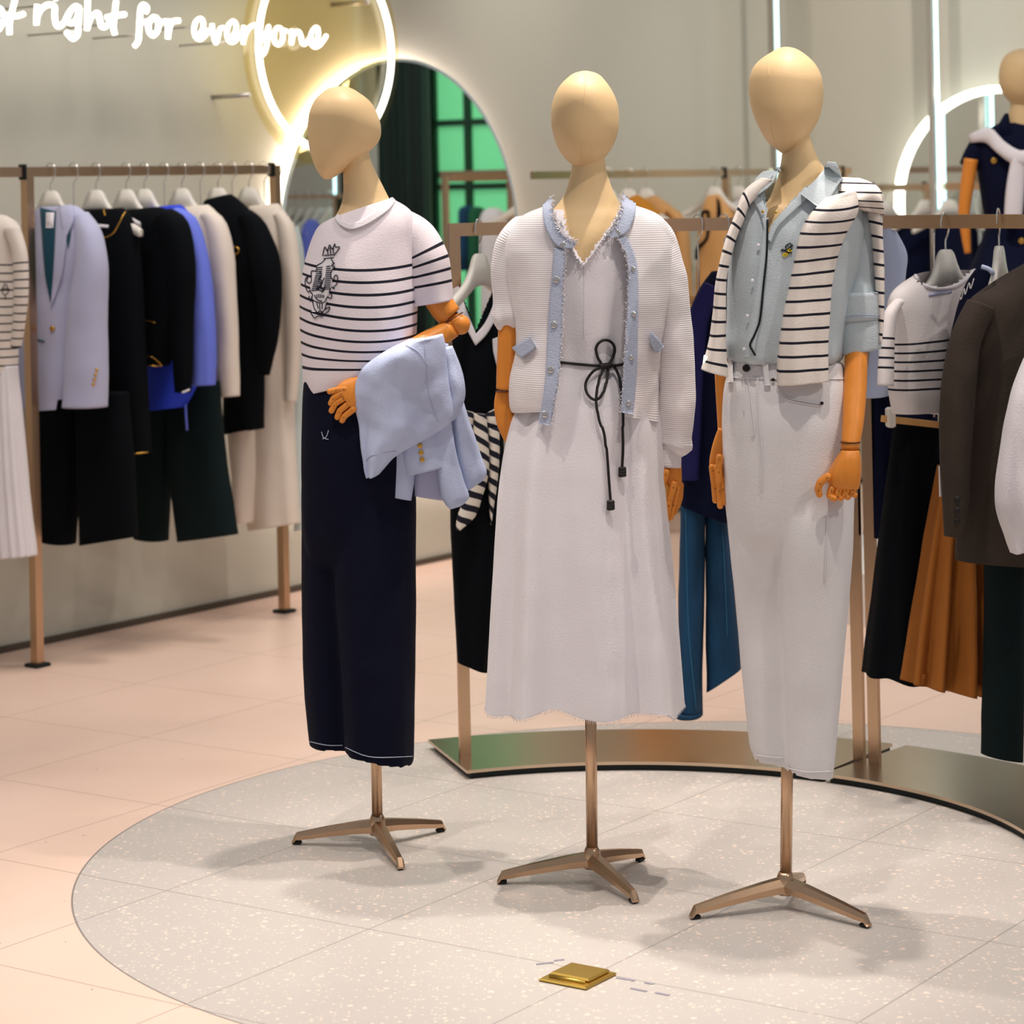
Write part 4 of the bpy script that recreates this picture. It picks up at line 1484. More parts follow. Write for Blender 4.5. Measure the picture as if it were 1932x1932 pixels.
for pts, o_ in (([(1358, 862), (1356, 885), (1357, 908)], .02), ([(1344, 880), (1348, 915), (1350, 946)], .0), ([(1352, 880), (1357, 918), (1359, 957)], .006), ([(1359, 882), (1363, 915), (1366, 950)], .004), ([(1364, 880), (1367, 908), (1369, 935)], -.004)):
    finger(pts, .0078, P3, h3l, o_)

# striped sweater laid over the shoulders
SW = thing('draped_sweater', 'cream striped sweater laid over the shoulders of the right mannequin', 'sweater', near(P3(1515, 730), .13))
swF = loft([(1560, 372, 1612, 356, .04, -3), (1541, 390, 1616, 382, .052, -4), (1524, 410, 1614, 404, .055, -4), (1508, 443, 1594, 440, .05, -2), (1495, 500, 1577, 490, .042), (1486, 545, 1566, 540, .04), (1477, 585, 1563, 580, .038), (1470, 635, 1560, 632, .036),
            (1466, 685, 1559.5, 682, .034), (1466, 727, 1559.5, 720, .032)], P3, off=.115, amp=.004, seed=41, folds=[(3, .006, .8, .3, 1.0), (7, .003, 0, .5, 2)], p=2.6, step=5, vstart=366)
part('sleeve', swF, 'scarf_stripes', SW)
swL = loft([(1436, 335, 1462, 340, .03), (1405, 358, 1416, 384, .035), (1388, 402, 1402, 416, .035), (1371, 446, 1386, 456, .033), (1356, 500, 1374, 503, .032), (1348, 540, 1369, 542, .032), (1344, 590, 1369, 592, .032),
            (1338, 640, 1368, 640, .032), (1323, 697, 1372, 711, .034)], P3, vstart=337, off=.06, amp=.004, seed=42, folds=[(3, .004, 0, .5, 2)], step=5)
part('sleeve', swL, 'scarf_stripes', SW)
swB = loft([(1574, 334, 1622, 336, .05), (1568, 345, 1648, 347, .085), (1562, 360, 1659, 362, .112), (1566, 374, 1663, 378, .12), (1592, 388, 1665, 393, .10), (1620, 398, 1666, 406, .075)], P3, off=-.005, amp=.014, nsc=16, seed=43, hollow=False,
           folds=[(6, .008, 0, .3, 3)], vstart=400, vmul=1.5)
part('shoulder_fold', swB, 'scarf_stripes', SW)
swD = loft([(1630, 380, 1665, 388, .035), (1643, 440, 1665, 445, .032), (1648, 500, 1668, 503, .03), (1651, 548, 1668, 550, .026), (1656, 600, 1667, 602, .02), (1657, 645, 1663, 646, .018)], P3, off=.03, vstart=385, amp=.003, seed=44)
part('body', swD, 'scarf_stripes', SW)

# ------------------------------------------------------------------ curved double rack behind the mannequins
def arc_pts(R, a0_, a1_, z, n):
    return [V((ARC.x + R * math.cos(math.radians(a0_ + (a1_ - a0_) * i / (n - 1))), ARC.y + R * math.sin(math.radians(a0_ + (a1_ - a0_) * i / (n - 1))), z)) for i in range(n)]


def arc_angle(xp, R=1.12):
    p = on_arc(xp, R)
    return math.degrees(math.atan2(p.y - ARC.y, p.x - ARC.x))


def rack_frame(label, a0_, a1_, posts, z=1.398):
    m0 = arc_pts(1.12, (a0_ + a1_) / 2, a1_, 0, 2)[0]
    o = thing('curved_rack', label, 'clothes rack', m0)
    A, B = arc_pts(.946, a0_, a1_, .020, 50), arc_pts(1.334, a0_ - 1.4, a1_, .020, 50)
    part('base_plate', band(A, B, V((0, 0, 1)), .008), 'plate_metal', o, 'polished bronze base plate', True)
    A2, B2 = arc_pts(.955, a0_ - .8, a1_, .008, 50), arc_pts(1.32, a0_ - 2, a1_, .008, 50)
    part('plinth', band(A2, B2, V((0, 0, 1)), .016), 'dark_steel', o, 'dark recessed base', True)
    t0, t1 = posts[0], posts[-1] if len(posts) > 1 else a1_
    g = Geo()
    C1, C2 = arc_pts(1.113, t0, t1, z, 40), arc_pts(1.127, t0, t1, z, 40)
    part('rail', band(C1, C2, V((0, 0, 1)), .034), 'satin_metal', o, flat=True)
    for a in posts:
        P = arc_pts(1.12, a, a, 0, 2)[0]
        T = V((-math.sin(math.radians(a)), math.cos(math.radians(a))))
        part('post', boxg((P.x, P.y, .024 + (z - .007) / 2), .030, .014, z - .007 - .0, T), 'satin_metal', o, flat=True)
    return o


aL_, aR_ = arc_angle(856), arc_angle(1600)
rack_frame('curved bronze rack on the round floor, left half behind the middle mannequin', 111.2, 54.6, [aL_, aR_])
rack_frame('curved bronze rack on the round floor, right half with trousers and blazers', 54.3, -12, [arc_angle(1629), -11])

for hk, plane_, lab in ((903, 1, 'white hanger holding the navy dress with white V trim'), (1316, 0, 'silver-hooked hanger of the navy jacket between two mannequins'),
                        (1366, 0, 'hanger of the blue jeans beside the striped sleeve')):
    q = on_arc(hk)
    r_ = (q - ARC).normalized()
    hang(V3(q, 1.4), (.42, .9) if plane_ else (.55, -.83), lab, 'hangers on the curved rack', 'shoulder' if plane_ else 'bar')
for hk, lab, hd_ in ((1783, 'white hanger in the striped tee at right', (.6, .8)), (1884, 'white hanger between the navy sweater and the brown blazer', (.36, .93))):
    q = on_arc(hk)
    hang(V3(q, 1.405 if hk > 1800 else 1.395), hd_, lab, 'hangers on the curved rack', scale=1.0)


def garment(name, label, cat, gs, plane, m, group=None):
    """a hung piece of clothing as a thing with one main part"""
    G = Geo().add(*gs)
    o = thing(name, label, cat, low(G), group)
    b_ = part('body', G, m, o)
    return o, b_


CP = lambda x, d, off=0.0: Plane(on_arc(x) + V((0, off)), d)
LEFTR = 'clothes on the left half of the curved rack'
# navy dress with the white V
pd = CP(903, (1, .12))
bd = loft([(856, 532, 876, 528, .012), (852, 555, 950, 552, .03), (850, 590, 953, 588, .045), (850, 640, 953, 640, .055), (853, 700, 950, 700, .06), (856, 770, 946, 770, .055), (851, 860, 950, 860, .06), (849, 1000, 948, 1000, .065),
           (855, 1140, 942, 1140, .065), (861, 1246, 925, 1268, .06)], pd, seed=51, amp=.004, folds=[(5, .006, 0, 1, 1)], through=True, cut=[[(868, 500), (868, 540), (882, 585), (897, 628), (912, 590), (930, 548), (938, 500)]], step=3, nphi=140)
dn, dnb = garment('navy_dress', 'navy dress with white V neck and striped bow, beside the draped blue blazer', 'dress', [bd], pd, 'black_cloth', LEFTR)
td = bvh(loft([(852, 520, 950, 516, .02), (850, 590, 953, 588, .045), (850, 640, 953, 640, .055), (853, 700, 950, 700, .06), (856, 770, 946, 770, .055)], pd, seed=51, amp=.002))
part('neck_trim', patch([(851, 548), (862, 585), (880, 620), (897, 652)], [(866, 540), (878, 578), (888, 605), (898, 630)], td, .003, .004, 30, 4), 'white_cotton', dn, 'white V trim')
part('neck_trim', patch([(943, 540), (928, 580), (914, 610), (898, 630)], [(955, 548), (940, 590), (918, 630), (897, 652)], td, .003, .004, 30, 4), 'white_cotton', dn, 'white V trim')
part('armhole_trim', patch([(928, 640), (930, 665), (936, 692)], [(938, 636), (939, 665), (944, 690)], td, .003, .004, 20, 3), 'white_cotton', dn, 'white armhole trim')
bwk = part('bow', Geo().add(loft([(870, 772, 894, 778, .02), (868, 790, 895, 790, .025), (872, 815, 894, 806, .02)], pd, off=.06, amp=.003), loft([(912, 782, 938, 770, .02), (914, 795, 942, 792, .025), (912, 806, 942, 812, .02)], pd, off=.06, amp=.003)),
           'bow_stripes', dn, 'black and white striped bow')
part('bow_tail', loft([(894, 780, 918, 782, .015), (892, 830, 922, 840, .018), (890, 880, 922, 890, .018), (880, 930, 912, 930, .016), (863, 975, 896, 975, .014), (861, 1000, 868, 1000, .012)], pd, off=.075, amp=.004, hollow=False), 'bow_stripes', dn)
part('bow_tail', loft([(920, 806, 942, 806, .015), (923, 860, 942, 860, .018), (922, 910, 938, 910, .018), (923, 960, 931, 960, .012), (925, 990, 928, 990, .01)], pd, off=.07, amp=.004, hollow=False), 'bow_stripes', dn)
# navy jacket and jeans
pj = CP(1330, (1, -.25), .0)
jk = loft([(1342, 512, 1376, 510, .03), (1318, 545, 1392, 540, .06), (1302, 585, 1400, 580, .07), (1293, 650, 1402, 650, .075), (1288, 760, 1402, 760, .075), (1285, 880, 1400, 880, .075), (1282, 946, 1394, 988, .075)], pj, seed=52, amp=.006, folds=[(5, .005, 1, 1, 1)])
o, _ = garment('navy_jacket', 'long navy knit jacket hanging between the middle and right mannequins', 'jacket', [jk], pj, 'navy_cloth', LEFTR)
part('sleeve', limb([(1345, 540, 20), (1318, 600, 20), (1308, 700, 20), (1303, 820, 19), (1302, 905, 17)], pj, 1, off=.075, amp=.004, seed=53), 'violet_cloth', o, 'violet-navy sleeve')
pj2 = CP(1330, (1, -.25), .02)
jnL = loft([(1284, 900, 1336, 900, .05), (1283, 1000, 1331, 1000, .055), (1279, 1130, 1330, 1130, .058), (1280, 1240, 1327, 1240, .06), (1281, 1338, 1326, 1342, .06)], pj2, seed=54, amp=.005, off=.02)
jnC = loft([(1275, 1338, 1327, 1343, .063), (1275, 1350, 1327, 1351, .063)], pj2, amp=.002, off=.02)
jnR = loft([(1328, 900, 1374, 900, .05), (1330, 1000, 1376, 1000, .055), (1331, 1100, 1386, 1100, .06), (1331, 1200, 1394, 1195, .06), (1332, 1305, 1399, 1262, .06)], pj2, seed=55, amp=.006, off=-.03, folds=[(3, .005, 0, 1, 1)])
o, jb = garment('blue_jeans', 'faded dark blue jeans hanging under the navy jacket', 'jeans', [jnL, jnC, jnR], pj2, 'blue_denim', LEFTR)
tj = bvh(jnL, jnR)
stitch('seam', [[(1294, 960), (1296, 1080), (1300, 1200), (1313, 1338)], [(1362, 992), (1368, 1100), (1372, 1200)]], tj, .0012, .001, 'denim_seam', o, 'worn pale seam')

# right half
RIGHTR = 'clothes on the right half of the curved rack'
pr = CP(1783, (.6, .8))
ls = loft([(1664, 428, 1690, 440, .03), (1664, 470, 1708, 480, .05), (1660, 520, 1704, 520, .055), (1652, 600, 1692, 600, .055), (1642, 680, 1690, 680, .055), (1633, 752, 1683, 738, .05)], CP(1700, (.96, .28), .05), seed=61, amp=.006, folds=[(4, .004, 0, 1, 1)])
garment('light_blue_shirt', 'pale blue shirt just right of the rolled grey cuff', 'shirt', [ls], pr, 'sky_cotton', RIGHTR)
nt = loft([(1634, 740, 1690, 740, .05), (1634, 850, 1690, 850, .055), (1634, 1012, 1668, 1014, .055)], CP(1690, (.96, .28), .10), seed=62, amp=.004)
garment('navy_trousers', 'navy trousers behind the twin posts, under the pale blue shirt', 'trousers', [nt], pr, 'navy_cloth', RIGHTR)
tb = loft([(1726, 520, 1838, 510, .02, 5), (1690, 548, 1848, 530, .04, 4), (1680, 580, 1830, 560, .05, 2), (1682, 640, 1800, 620, .055), (1684, 690, 1790, 680, .055), (1686, 740, 1784, 735, .055, 2), (1694, 782, 1780, 782, .05, 3)], pr, seed=63, amp=.004,
          folds=[(5, .004, 0, 1, 1)], step=5, cut=[[(1726, 470), (1731, 528), (1750, 540), (1780, 542), (1810, 533), (1832, 512), (1836, 470)]])
o, tbo = garment('striped_tee', 'white striped tee on a white hanger right of the twin rack posts', 'tee shirt', [tb], pr, 'rail_tee_stripes', RIGHTR)
part('sleeve', limb([(1698, 566, 9), (1682, 590, 11), (1675, 630, 11), (1672, 685, 11.5), (1671, 728, 12)], pr, 1, off=.05, amp=.003, seed=64), 'rail_sleeve_stripes', o)
part('collar', thread([[(1727, 521), (1734, 531), (1752, 543), (1780, 545), (1808, 537), (1830, 520), (1838, 511)]], bvh(tb), .005, .002, 40), 'white_cotton', o)
part('neck_label', patch([(1752, 553), (1795, 546)], [(1752, 560), (1795, 553)], bvh(tb), .001, .001, 8, 2), 'lavender_wool', o, 'small pale neck label')
bs = loft([(1690, 785, 1782, 798, .03), (1682, 850, 1800, 850, .055), (1670, 950, 1800, 950, .07), (1655, 1080, 1800, 1080, .08), (1642, 1190, 1800, 1200, .085), (1632, 1272, 1798, 1296, .09)], CP(1735, (.96, .28), .0), seed=65, amp=.004,
          folds=[(7, .012, 0, 1.2, .4)], hem=[(6, .004, 0)])
sh_p = CP(1735, (.96, .28), .0)
skh = thing('skirt_hanger', 'wooden bar hanger with a white clip holding the black skirt below the striped tee', 'hanger', sh_p(1725, 800), 'hangers on the curved rack')
part('bar', beam(sh_p(1674, 786) - V((.02, .05, 0)), sh_p(1790, 799) - V((.02, .05, 0)), .016, .016), 'tan_cloth', skh, 'wooden bar', True)
for cx_ in (1688, 1786):
    q = sh_p(cx_, 783) - V((.02, .062, 0))
    part('clip', boxg(q, .016, .026, .05, (.96, .28), .004), 'hanger_white', skh, 'white clip', True)
part('hook', tube([sh_p(1745, y) + V((.03, .04, 0)) for y in (790, 700, 600, 500, 440)], .002, 6), 'chrome', skh)
garment('black_skirt', 'long black skirt clipped below the striped tee', 'skirt', [bs], pr, 'black_cloth', RIGHTR)
nv = loft([(1842, 508, 1884, 520, .03), (1822, 545, 1890, 545, .05), (1806, 600, 1880, 600, .055), (1790, 680, 1870, 680, .055), (1786, 800, 1870, 800, .055)], CP(1850, (.96, .28), -.05), seed=66, amp=.004)
o, nb_ = garment('navy_sweater', 'navy sweater with white zigzag stitching, between the striped tee and the brown blazer', 'sweater', [nv], pr, 'navy_cloth', RIGHTR)
tn = bvh(nv)
part('embroidery', thread([[(1806, 560), (1812, 552), (1814, 566), (1820, 545), (1822, 556), (1829, 534), (1832, 545), (1838, 526)]], tn, .0012, .002), 'thread_white', o, 'white zigzag stitching')
part('collar', thread([[(1852, 503), (1866, 508), (1874, 518), (1877, 532)]], tn, .006, .003, 20, 5.9), 'sky_cotton', o, 'pale blue collar')
pb = CP(1905, (.96, .28), -.12)
bsk = loft([(1772, 880, 1840, 880, .05), (1760, 960, 1850, 960, .06), (1740, 1100, 1856, 1100, .07), (1725, 1210, 1858, 1220, .075), (1715, 1288, 1858, 1312, .08)], CP(1800, (.96, .28), -.06), seed=67, amp=.004, folds=[(9, .035, .9, .9, .5)], nphi=90)
o, _ = garment('brown_skirt', 'flared brown skirt with deep folds under the brown blazer', 'skirt', [bsk], pr, 'brown_cloth', RIGHTR)
part('price_tag', boxg(CP(1800, (.96, .28), -.19)(1778, 908), .018, .003, .072, (.9, .43)), 'tag_paper', o, 'white paper price tag', True)
bz = loft([(1850, 552, 1990, 470, .03), (1828, 576, 2000, 530, .06), (1818, 640, 2000, 640, .075), (1816, 760, 2000, 760, .08), (1814, 900, 2000, 900, .085), (1808, 1058, 2000, 1064, .085)], pb, seed=68, amp=.004, folds=[(4, .005, 0, 1, 1)])
o, _ = garment('brown_blazer', 'dark brown blazer at the right edge, sleeve hanging forward', 'blazer', [bz], pb, 'dark_brown_wool', RIGHTR)
bzs = limb([(1852, 575, 26), (1822, 640, 27), (1808, 740, 30), (1802, 860, 27), (1803, 960, 22), (1801, 1012, 18)], pb, 1, off=.06, amp=.004, seed=69)
part('sleeve', bzs, 'dark_brown_wool', o)
for y in (942, 962, 982):
    part('button', disc(hit(bvh(bzs), 1806, y, .002, 5.8), (0, -1, 0), .007, .004), 'cord_black', o, 'dark cuff button')
dtz = loft([(1860, 1000, 1932, 1000, .05), (1860, 1150, 1930, 1150, .05), (1857, 1300, 1928, 1300, .05), (1855, 1424, 1926, 1434, .05)], CP(1895, (.96, .28), -.05), seed=70, amp=.003)
garment('dark_trousers', 'long near-black trousers hanging lowest at the right edge', 'trousers', [dtz], pb, 'ink_green_cloth', RIGHTR)
wb = limb([(1975, 640, 22), (1945, 740, 34), (1928, 850, 38), (1918, 950, 36), (1925, 1010, 26), (1932, 1040, 22)], CP(1960, (.96, .28), -.2), 1, seed=71, amp=.006, folds=[(5, .006, 0, 1, 1)])
wbb = loft([(1975, 600, 2080, 600, .05), (1965, 800, 2080, 800, .07), (1960, 1000, 2080, 1000, .08)], CP(1990, (.96, .28), -.2), seed=72)
o, _ = garment('white_blouse', 'white blouse cut off by the right edge, sleeve gathered at the cuff', 'blouse', [wbb], pb, 'white_cotton', RIGHTR)
part('sleeve', wb, 'white_cotton', o, 'gathered white sleeve')

# ------------------------------------------------------------------ clothes on the wall rack at left
WR = 'clothes on the wall rack at left'


def WP(x):
    P = RAIL_W(x, 320)
    return Plane((P.x, P.y), NW)


HANGERS = {95: 'the lavender blazer', 180: 'the black dress', 237: 'the gold-trimmed black cardigan', 271: 'the bright blue shirt', 342: 'the white sweater', 410: 'the black coat with a gold brooch', 469: 'the long cream coat'}
for x, t_ in HANGERS.items():
    P = RAIL_W(x, 320)
    hang(V((P.x, P.y, 1.595)), NW, 'white hanger holding ' + t_, 'hangers on the wall rack at left')
for x, t_ in ((138, 'the black culottes behind the lavender blazer'), (309, 'the dark trousers under the blue shirt'), (377, 'clothes behind the black coat'), (437, 'the cream dress behind the black coat'), (498, 'the pale aqua dress beside the rack post')):
    P = RAIL_W(x, 320)
    hang(V((P.x, P.y, 1.595)), NW, 'clip hanger holding ' + t_, 'hangers on the wall rack at left', 'bar')
# sailor top and white skirt, far left
w_ = WP(-20)
g1 = loft([(-40, 400, 12, 408, .02), (-48, 422, 34, 428, .045), (-50, 470, 35, 475, .055), (-50, 560, 33, 565, .06), (-50, 640, 29, 645, .06), (-50, 715, 29, 722, .055)], w_, seed=81, amp=.003)
o, _ = garment('striped_sweater', 'white sweater with thin dark stripes at the far left edge', 'sweater', [g1], w_, 'sailor_stripes', WR)
part('sleeve', limb([(22, 430, 14), (37, 480, 13), (40, 550, 12), (36, 610, 10), (30, 655, 8)], w_, 1, off=.04, amp=.003, seed=82), 'sailor_stripes', o)
part('embroidery', thread([[(4, 548), (10, 535), (16, 550), (8, 556), (3, 545), (18, 545)], [(9, 556), (11, 565)]], bvh(g1), .0012, .002), 'thread_ink', o)
g1 = loft([(-48, 690, 29, 690, .05), (-50, 800, 38, 800, .06), (-54, 920, 48, 920, .065), (-58, 1050, 62, 1050, .07)], w_, seed=83, amp=.003, folds=[(20, .007, 0, .6, 0)], nphi=120)
garment('white_skirt', 'white pleated skirt at the far left edge', 'skirt', [g1], w_, 'white_cotton', WR)
# lavender blazer
w_ = WP(96)
g1 = loft([(76, 390, 142, 388, .025), (64, 402, 160, 402, .04), (61, 430, 172, 436, .055), (60, 490, 168, 490, .065), (62, 560, 155, 560, .065), (65, 640, 150, 640, .065), (67, 720, 148, 715, .065), (70, 774, 140, 770, .065)], w_, seed=84, amp=.004,
          cut=[[(102, 780), (108, 757), (122, 752), (134, 772), (134, 790), (100, 795)]])
o, _ = garment('lavender_blazer', 'lavender blazer with teal lining and gold button, leftmost after the rack post', 'blazer', [g1], w_, 'lavender_wool', WR)
tbz = bvh(g1)
part('lining', patch([(76, 392), (80, 450), (86, 520), (96, 572)], [(110, 400), (108, 450), (104, 520), (97, 574)], tbz, .002, .002, 30, 5), 'teal_lining', o, 'teal satin lining')
part('lapel', patch([(108, 392), (106, 450), (102, 520), (97, 575)], [(133, 392), (128, 440), (118, 520), (98, 578)], tbz, .004, .005, 30, 5), 'lavender_wool', o)
part('collar', patch([(112, 388), (116, 420), (122, 438)], [(136, 386), (140, 415), (128, 445)], tbz, .006, .005, 14, 4), 'lavender_wool', o)
part('lapel_shadow', patch([(128, 402), (119, 442), (126, 452)], [(134, 412), (134, 440), (129, 470)], tbz, .002, .002, 10, 3), 'teal_lining', o, 'teal patch painted as the shade under the lapel')  # shade beside the lapel, painted as a teal patch on the front
part('neck_label', patch([(88, 402), (88, 430)], [(104, 402), (102, 430)], tbz, .005, .001, 8, 2), 'tag_paper', o, 'white label')
part('label_print', thread([[(93, 418), (93, 427)], [(98, 418), (98, 427), (101, 426)]], tbz, .0008, .008, 8), 'thread_ink', o, 'printed letters')
part('button', disc(hit(tbz, 99, 620, .004), (-.5, -.85, 0), .009, .006), 'gold', o, 'gold front button')
part('pocket', thread([[(68, 640), (84, 645)]], tbz, .003, .001, 8), 'teal_lining', o)
g2 = limb([(150, 405, 16, .0), (166, 440, 22, .02), (172, 500, 27, .03), (166, 580, 32, .03), (163, 660, 35, .03), (162, 735, 36, .03), (161, 768, 37, .03)], w_, 1, amp=.004, seed=85)
part('sleeve', g2, 'lavender_wool', o)
tsl = bvh(g2)
for x, y in ((182, 698), (180, 707), (178, 716), (176, 725)):
    part('button', disc(hit(tsl, x, y, .002), (0, -1, 0), .0055, .004), 'gold', o, 'gold cuff button')
part('sleeve', limb([(64, 440, 10), (52, 560, 14), (48, 680, 13), (47, 774, 12)], w_.shift(-.08), 1, amp=.003, seed=86), 'lavender_wool', o)
# black culottes
w_ = WP(138)
garment('black_culottes', 'wide black culottes hanging below the lavender blazer', 'trousers', [loft([(72, 740, 150, 740, .05), (74, 860, 147, 860, .055), (77, 940, 145, 940, .055), (80, 1015, 138, 1029, .055)], w_, seed=87, amp=.003),
        loft([(145, 740, 240, 740, .05), (148, 870, 250, 870, .055), (151, 950, 254, 950, .055), (154, 1029, 256, 1013, .055)], w_, seed=88, amp=.003)], w_, 'black_cloth', WR)
# black dress
w_ = WP(180)
g1 = loft([(148, 396, 232, 392, .02), (145, 406, 246, 408, .035), (152, 440, 258, 445, .05), (165, 520, 266, 520, .055), (180, 650, 272, 650, .055), (192, 760, 278, 760, .055), (200, 856, 283, 856, .055)], w_, seed=89, amp=.003)
o, _ = garment('black_dress', 'sleeveless black dress with gold-piped scoop neck, beside the lavender blazer', 'dress', [g1], w_, 'black_cloth', WR)
tk = bvh(g1)
stitch('gold_piping', [[(186, 448), (200, 448), (214, 440), (225, 422), (234, 404), (243, 395)], [(241, 857), (260, 855), (279, 853)]], tk, .0022, .002, 'gold', o, 'gold piping')
part('neck_label', patch([(184, 423), (206, 425)], [(184, 429), (204, 430)], tk, .002, .001, 6, 2), 'tag_paper', o, 'white label')
part('ribbon', thread([[(196, 395), (199, 407)]], tk, .002, .003, 8), 'gold', o)
# black cardigan with gold
w_ = WP(237)
g1 = loft([(240, 396, 300, 390, .02), (236, 406, 330, 404, .04), (238, 440, 340, 440, .055), (246, 560, 345, 540, .06), (256, 640, 335, 640, .06), (266, 690, 318, 690, .055)], w_, seed=90, amp=.003)
o, _ = garment('black_cardigan', 'black cardigan edged in gold, in front of the bright blue shirt', 'cardigan', [g1], w_, 'black_cloth', WR)
tk = bvh(g1)
stitch('gold_piping', [[(237, 404), (234, 430), (237, 465), (246, 498), (258, 514), (269, 521)], [(262, 604), (276, 605), (293, 609)], [(267, 669), (288, 674), (304, 688), (298, 690), (270, 689)]], tk, .0022, .002, 'gold', o, 'gold piping')
g2 = limb([(310, 402, 18), (328, 425, 25), (342, 500, 24), (344, 600, 20), (345, 690, 17), (345, 740, 14)], w_, 1, off=.04, amp=.003, seed=91)
part('sleeve', g2, 'black_cloth', o)
part('sleeve_trim', thread([[(332, 743), (345, 740), (357, 735)]], bvh(g2), .0035, .001, 10), 'white_cotton', o, 'white cuff edge')
part('tag', patch([(245, 408), (267, 420)], [(247, 418), (268, 430)], tk, .005, .003, 6, 2), 'tag_paper', o, 'white tag')
part('tag', patch([(245, 442), (250, 482)], [(250, 442), (254, 482)], tk, .005, .003, 8, 2), 'tag_paper', o, 'narrow white tag')
# bright blue shirt
w_ = WP(271)
g1 = loft([(288, 392, 340, 386, .025), (278, 402, 355, 402, .045), (285, 450, 368, 450, .055), (290, 560, 380, 560, .06), (280, 680, 385, 680, .06), (274, 776, 348, 768, .055)], w_, seed=92, amp=.004)
o, _ = garment('blue_shirt', 'bright blue shirt between the black cardigan and the white sweater', 'shirt', [g1], w_, 'blue_cloth', WR)
part('collar', Geo().add(loft([(228, 388, 246, 378, .015), (232, 398, 262, 390, .02)], w_, amp=.001, hollow=False), loft([(250, 384, 262, 386, .015), (246, 398, 275, 400, .02)], w_, amp=.001, hollow=False)), 'blue_cloth', o)
part('sleeve', limb([(330, 398, 14), (350, 415, 18), (366, 470, 22), (376, 560, 25), (383, 650, 24), (384, 727, 21)], w_, 1, off=.03, amp=.005, seed=93, folds=[(4, .004, 0, 1, 1)]), 'periwinkle_cloth', o, 'paler blue sleeve')
part('ribbon', tube([w_(350, 762), w_(351, 785), w_(353, 812)], .004, 8), 'periwinkle_cloth', o)
# dark trousers
w_ = WP(309)
garment('dark_trousers', 'dark creased trousers below the bright blue shirt', 'trousers', [loft([(252, 740, 330, 740, .05), (254, 860, 322, 860, .055), (256, 1012, 315, 1022, .055)], w_, seed=94, amp=.003),
        loft([(318, 720, 412, 720, .05), (319, 870, 425, 862, .055), (328, 950, 438, 945, .055), (337, 1022, 447, 1008, .055)], w_, seed=95, amp=.003)], w_, 'ink_green_cloth', WR)
# white sweater
w_ = WP(342)
g1 = loft([(338, 394, 392, 386, .025), (330, 404, 408, 402, .045), (345, 430, 418, 430, .055), (370, 500, 424, 500, .06), (388, 600, 424, 600, .06), (398, 740, 424, 735, .055)], w_, seed=96, amp=.004)
o, _ = garment('white_sweater', 'white sweater with a long hanging sleeve, left of the black coat', 'sweater', [g1], w_, 'cream_cloth', WR)
part('sleeve', limb([(390, 402, 14), (408, 425, 18), (420, 490, 20), (427, 600, 19), (431, 690, 18), (433, 748, 17)], w_, 1, off=.03, amp=.004, seed=97), 'cream_cloth', o)
# black coat with brooch
w_ = WP(410)
g1 = loft([(388, 378, 436, 366, .02), (384, 386, 458, 384, .035), (392, 410, 478, 412, .05), (408, 470, 496, 470, .06), (420, 560, 496, 560, .065), (424, 700, 495, 700, .065), (425, 820, 495, 808, .06)], w_, seed=98, amp=.004)
o, _ = garment('black_coat', 'black coat with standing collar and gold letter brooch', 'coat', [g1], w_, 'black_cloth', WR)
part('sleeve', limb([(462, 402, 14), (482, 428, 20), (500, 490, 25), (508, 550, 22), (508, 620, 18), (502, 680, 13), (499, 707, 10)], w_, 1, off=.03, amp=.005, seed=99), 'black_cloth', o)
part('brooch', thread([[(441, 496), (440, 468), (448, 467), (451, 473), (447, 479), (441, 480)]], bvh(g1), .0024, .003, 30), 'gold', o, 'gold brooch')
# cream dress behind, cream coat, aqua dress
w_ = WP(437)
garment('cream_dress', 'cream dress showing below the black coat', 'dress', [loft([(430, 560, 480, 560, .05), (432, 780, 482, 780, .055), (440, 900, 484, 900, .055), (446, 986, 480, 986, .055)], w_, seed=100, amp=.003)], w_, 'cream_cloth', WR)
w_ = WP(469)
g1 = loft([(470, 390, 524, 384, .025), (474, 402, 538, 402, .045), (492, 450, 546, 450, .055), (505, 560, 548, 560, .06), (490, 700, 552, 700, .065), (460, 820, 556, 815, .065), (462, 910, 561, 905, .065), (473, 1001, 566, 987, .065)], w_, seed=101, amp=.004,
          folds=[(5, .008, 0, 1, .4)])
o, _ = garment('cream_coat', 'long cream coat at the right end of the left wall rack', 'coat', [g1], w_, 'cream_cloth', WR)
part('sleeve', limb([(525, 402, 10), (540, 430, 14), (549, 500, 16), (553, 600, 15), (552, 700, 12), (549, 758, 10)], w_, 1, off=.03, amp=.004, seed=102), 'cream_cloth', o)
w_ = WP(497)
garment('aqua_dress', 'pale aqua dress beside the right post of the wall rack', 'dress', [loft([(540, 430, 562, 426, .03), (545, 520, 574, 500, .05), (552, 700, 586, 700, .055), (556, 900, 591, 900, .06), (558, 1002, 593, 996, .06)], w_, seed=103, amp=.003)], w_, 'aqua_cloth', WR)

# ------------------------------------------------------------------ coats on the far wall rack
FRK = 'coats on the far wall rack'
for x, t_ in ((1147, 'a hidden coat, leftmost on the far rack'), (1185, 'the mustard coat on the far rack'), (1218, 'the tan coat on the far rack'), (1347, 'the tan coat with a black lapel'), (1392, 'the white shirt past the far rack post')):
    P = RAIL_W(x, 325)
    hang(V((P.x, P.y, 1.56)), NW, 'white hanger holding ' + t_, 'hangers on the far wall rack')


def coat(x, rows, m, name, label, slv_=None, cat='coat'):
    w_ = WP(x)
    g1 = loft(rows, w_, seed=x, amp=.005)
    o, _ = garment(name, label, cat, [g1], w_, m, FRK)
    if slv_:
        part('sleeve', limb(slv_, w_, 1, off=.05, amp=.004, seed=x + 1), m, o)
    return o, g1, w_


